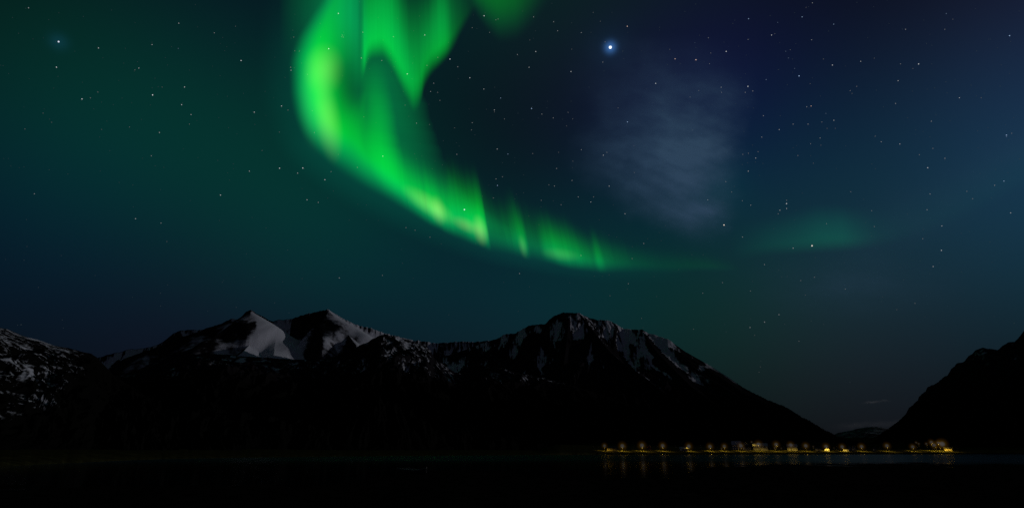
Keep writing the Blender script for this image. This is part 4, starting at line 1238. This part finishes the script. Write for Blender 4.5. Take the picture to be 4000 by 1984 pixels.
# bare birches
def birch(name, h, seed):
    rs_ = random.Random(seed)
    mt = MB(); mc = MB()
    mt.tube((0, 0, -0.4), (0.1, 0, h * 0.55), h * 0.022, h * 0.014, 6)
    mt.tube((0.1, 0, h * 0.54), (0.0, 0.1, h * 0.95), h * 0.014, h * 0.004, 6)
    for i in range(22):
        z = h * rs_.uniform(0.28, 0.9); a = rs_.uniform(0, 6.28); L = h * rs_.uniform(0.16, 0.34) * (1.15 - z / h)
        tip = Vector((math.cos(a) * L, math.sin(a) * L, z + L * rs_.uniform(0.5, 1.0)))
        mt.tube((0.05, 0, z), tip, h * 0.006, h * 0.002, 4)
        for j in range(26):
            c = Vector((0.05, 0, z)).lerp(tip, rs_.uniform(0.25, 1.15)) + Vector([rs_.gauss(0, h * 0.035) for _ in range(3)])
            u_ = Vector([rs_.gauss(0, 1) for _ in range(3)]).normalized() * h * rs_.uniform(0.012, 0.03)
            v_ = Vector([rs_.gauss(0, 1) for _ in range(3)]).normalized() * h * rs_.uniform(0.006, 0.014)
            mc.poly([c - u_ - v_, c + u_ - v_, c + u_ + v_, c - u_ + v_])
    r_ = empty(name, (0, 0, 0))
    mt.build('trunk', M_BARK, r_); mc.build('crown', M_TWIG, r_)
    return r_


TREES = [(2318, 36, 6, 'bare bush-like birch at the dim left end of the lit bank'), (2336, 33, 5, 'low bare birch left of the small street lamp'), (2480, 60, 7, 'bare birch behind the gap between two large left lamps'),
         (2565, 62, 8, 'bare birch beside the third large lamp'), (2640, 64, 8, 'bare birch on the lawn behind the low white house'), (2800, 50, 7, 'bare birch between the crossbar pole and hillside houses'),
         (2852, 90, 9, 'bare birch at the left hillside house'), (3008, 70, 9, 'bare birch at the right end of the long hall'), (3065, 60, 7, 'bare birch in the dark gap right of the hall lawn'),
         (3130, 60, 8, 'bare birch right of the broad white house'), (3270, 60, 7, 'bare birch between small shed and shore cottages'), (3352, 55, 8, 'bare birch behind the right shore cottage'),
         (3440, 60, 6, 'bare birch near the dim grey hut'), (3660, 58, 10, 'bare birch behind the lamp left of the boathouse'), (3700, 60, 11, 'tallest bare birch, lit orange above the boathouse'),
         (3722, 52, 9, 'bare birch lit orange right of the boathouse'), (3740, 46, 7, 'low bare birch lit orange at the end of the glow'), (3676, 52, 9, 'bare birch lit orange behind the largest lamp')]
protos = [birch('birch_tree', 1.0, 5), None, None]
for i, (px_, bk, h_, lab) in enumerate(TREES):
    if i == 0:
        o = protos[0]
    else:
        src = protos[0]
        o = src.copy(); COL.objects.link(o)
        for ch in [c for c in src.children]:
            c2 = ch.copy(); COL.objects.link(c2); c2.parent = o
    R_ = float(shore_range(px_az(px_, 1750))) + bk
    o.location = land_point(px_, R_); o.rotation_euler = (0, 0, i * 1.7); o.scale = (h_ * 1.15, h_ * 1.05, h_)
    tag(o, lab, 'tree', 'bare birches in the village')

# distant wood along the falling ridge, one mass
az_c, R_c, h_c = main_sky
rs = np.random.RandomState(9)
mb = MB()
lo_, hi_ = px_az(2880, 1520), px_az(3300, 1710)
for _ in range(1100):
    a_ = rs.uniform(lo_, hi_); R_ = np.interp(a_, az_c, R_c); z_ = np.interp(a_, az_c, h_c)
    back_ = rs.uniform(0, 0.010) * R_
    x_, y_ = (R_ - back_) * math.sin(a_), (R_ - back_) * math.cos(a_)
    zb = z_ - back_ * 0.42 - 1.0
    hh = rs.uniform(2.5, 6.0)
    for s in range(3):
        th = s * 2.09 + rs.uniform(0, 1); w_ = hh * rs.uniform(0.18, 0.32)
        mb.poly([(x_ - math.cos(th) * w_ * .3, y_ - math.sin(th) * w_ * .3, zb), (x_ + math.cos(th) * w_ * .3, y_ + math.sin(th) * w_ * .3, zb),
                 (x_ + math.cos(th) * w_, y_ + math.sin(th) * w_, zb + hh * rs.uniform(.4, .7)), (x_ + rs.uniform(-.2, .2), y_, zb + hh), (x_ - math.cos(th) * w_, y_ - math.sin(th) * w_, zb + hh * rs.uniform(.4, .7))])
tag(mb.build('woodland', M_TWIG), 'ragged bare woodland along the falling ridge above the village', 'woodland', kind='stuff')

# ------------------------------------------------------------------ rowing boat drawn up on the foreshore
M_HULL = surface('dark_tarred_hull', (0.030, 0.028, 0.026), 0.6, 0.3, 4.0)
M_GUN = surface('worn_pale_gunwale', (0.46, 0.44, 0.38), 0.7, 0.15, 5.0)


def rowing_boat():
    stern = on_level(1566, 1831, 0.55); bow = on_level(1664, 1842, 0.45)
    L = float(np.hypot(*(bow - stern)[:2])) * 1.02
    mid = (stern + bow) / 2
    r_ = empty('rowing_boat', (mid[0], mid[1], float(shore_height(np.array(math.atan2(mid[0], mid[1])), np.array(math.hypot(mid[0], mid[1]))))), math.atan2(bow[1] - stern[1], bow[0] - stern[0]))
    ns, nq = 25, 13
    P = np.zeros((ns, nq, 3)); G = []
    for i in range(ns):
        s = i / (ns - 1)
        half = 0.72 * (math.sin(math.pi * (0.22 + 0.78 * s)) ** 0.75 if s < 1 else 0.0)
        half = max(half, 0.012)
        keel = 0.05 + 0.55 * max(0, s - 0.72) ** 1.6 * 3.0
        top = 0.50 + 0.10 * (1 - s) + 0.75 * max(0, s - 0.70) ** 1.5 * 3.2 + 0.1 * (0.3 - s if s < .3 else 0)
        x = (s - 0.5) * L + max(0, s - 0.9) * 0.6
        for j in range(nq):
            q = j / (nq - 1) * 2 - 1
            P[i, j] = (x, half * np.sign(q) * abs(q) ** 0.8, keel + (top - keel) * abs(q) ** 2.4)
        G.append((x, half, top))
    o = link('hull', grid_mesh('hull', P, M_HULL), r_)
    sd = o.modifiers.new('thickness', 'SOLIDIFY'); sd.thickness = 0.035
    for side in (-1, 1):
        mb_ = MB()
        for a_, b_ in zip(G[:-1], G[1:]):
            mb_.tube((a_[0], side * a_[1], a_[2] + .01), (b_[0], side * b_[1], b_[2] + .01), 0.055, 0.055, 6)
        mb_.build('gunwale', M_GUN, r_, True)
    for s in (0.22, 0.45, 0.68):
        g = G[int(s * (ns - 1))]
        MB().box(g[0] - 0.12, g[0] + 0.12, -g[1] * 0.93, g[1] * 0.93, g[2] - 0.20, g[2] - 0.16).build('thwart', M_WOOD, r_)
    g = G[0]
    MB().box(g[0] - 0.05, g[0] - 0.01, -g[1], g[1], 0.08, g[2]).build('transom', M_HULL, r_)
    g = G[-1]
    MB().tube((g[0] - 0.25, 0, 0.5), (g[0] + 0.03, 0, g[2] + 0.15), 0.07, 0.05, 6).build('stem_post', M_GUN, r_)
    tag(r_, 'small rowing boat with pale gunwale and raised bow drawn up on the black shore', 'rowing boat')


rowing_boat()
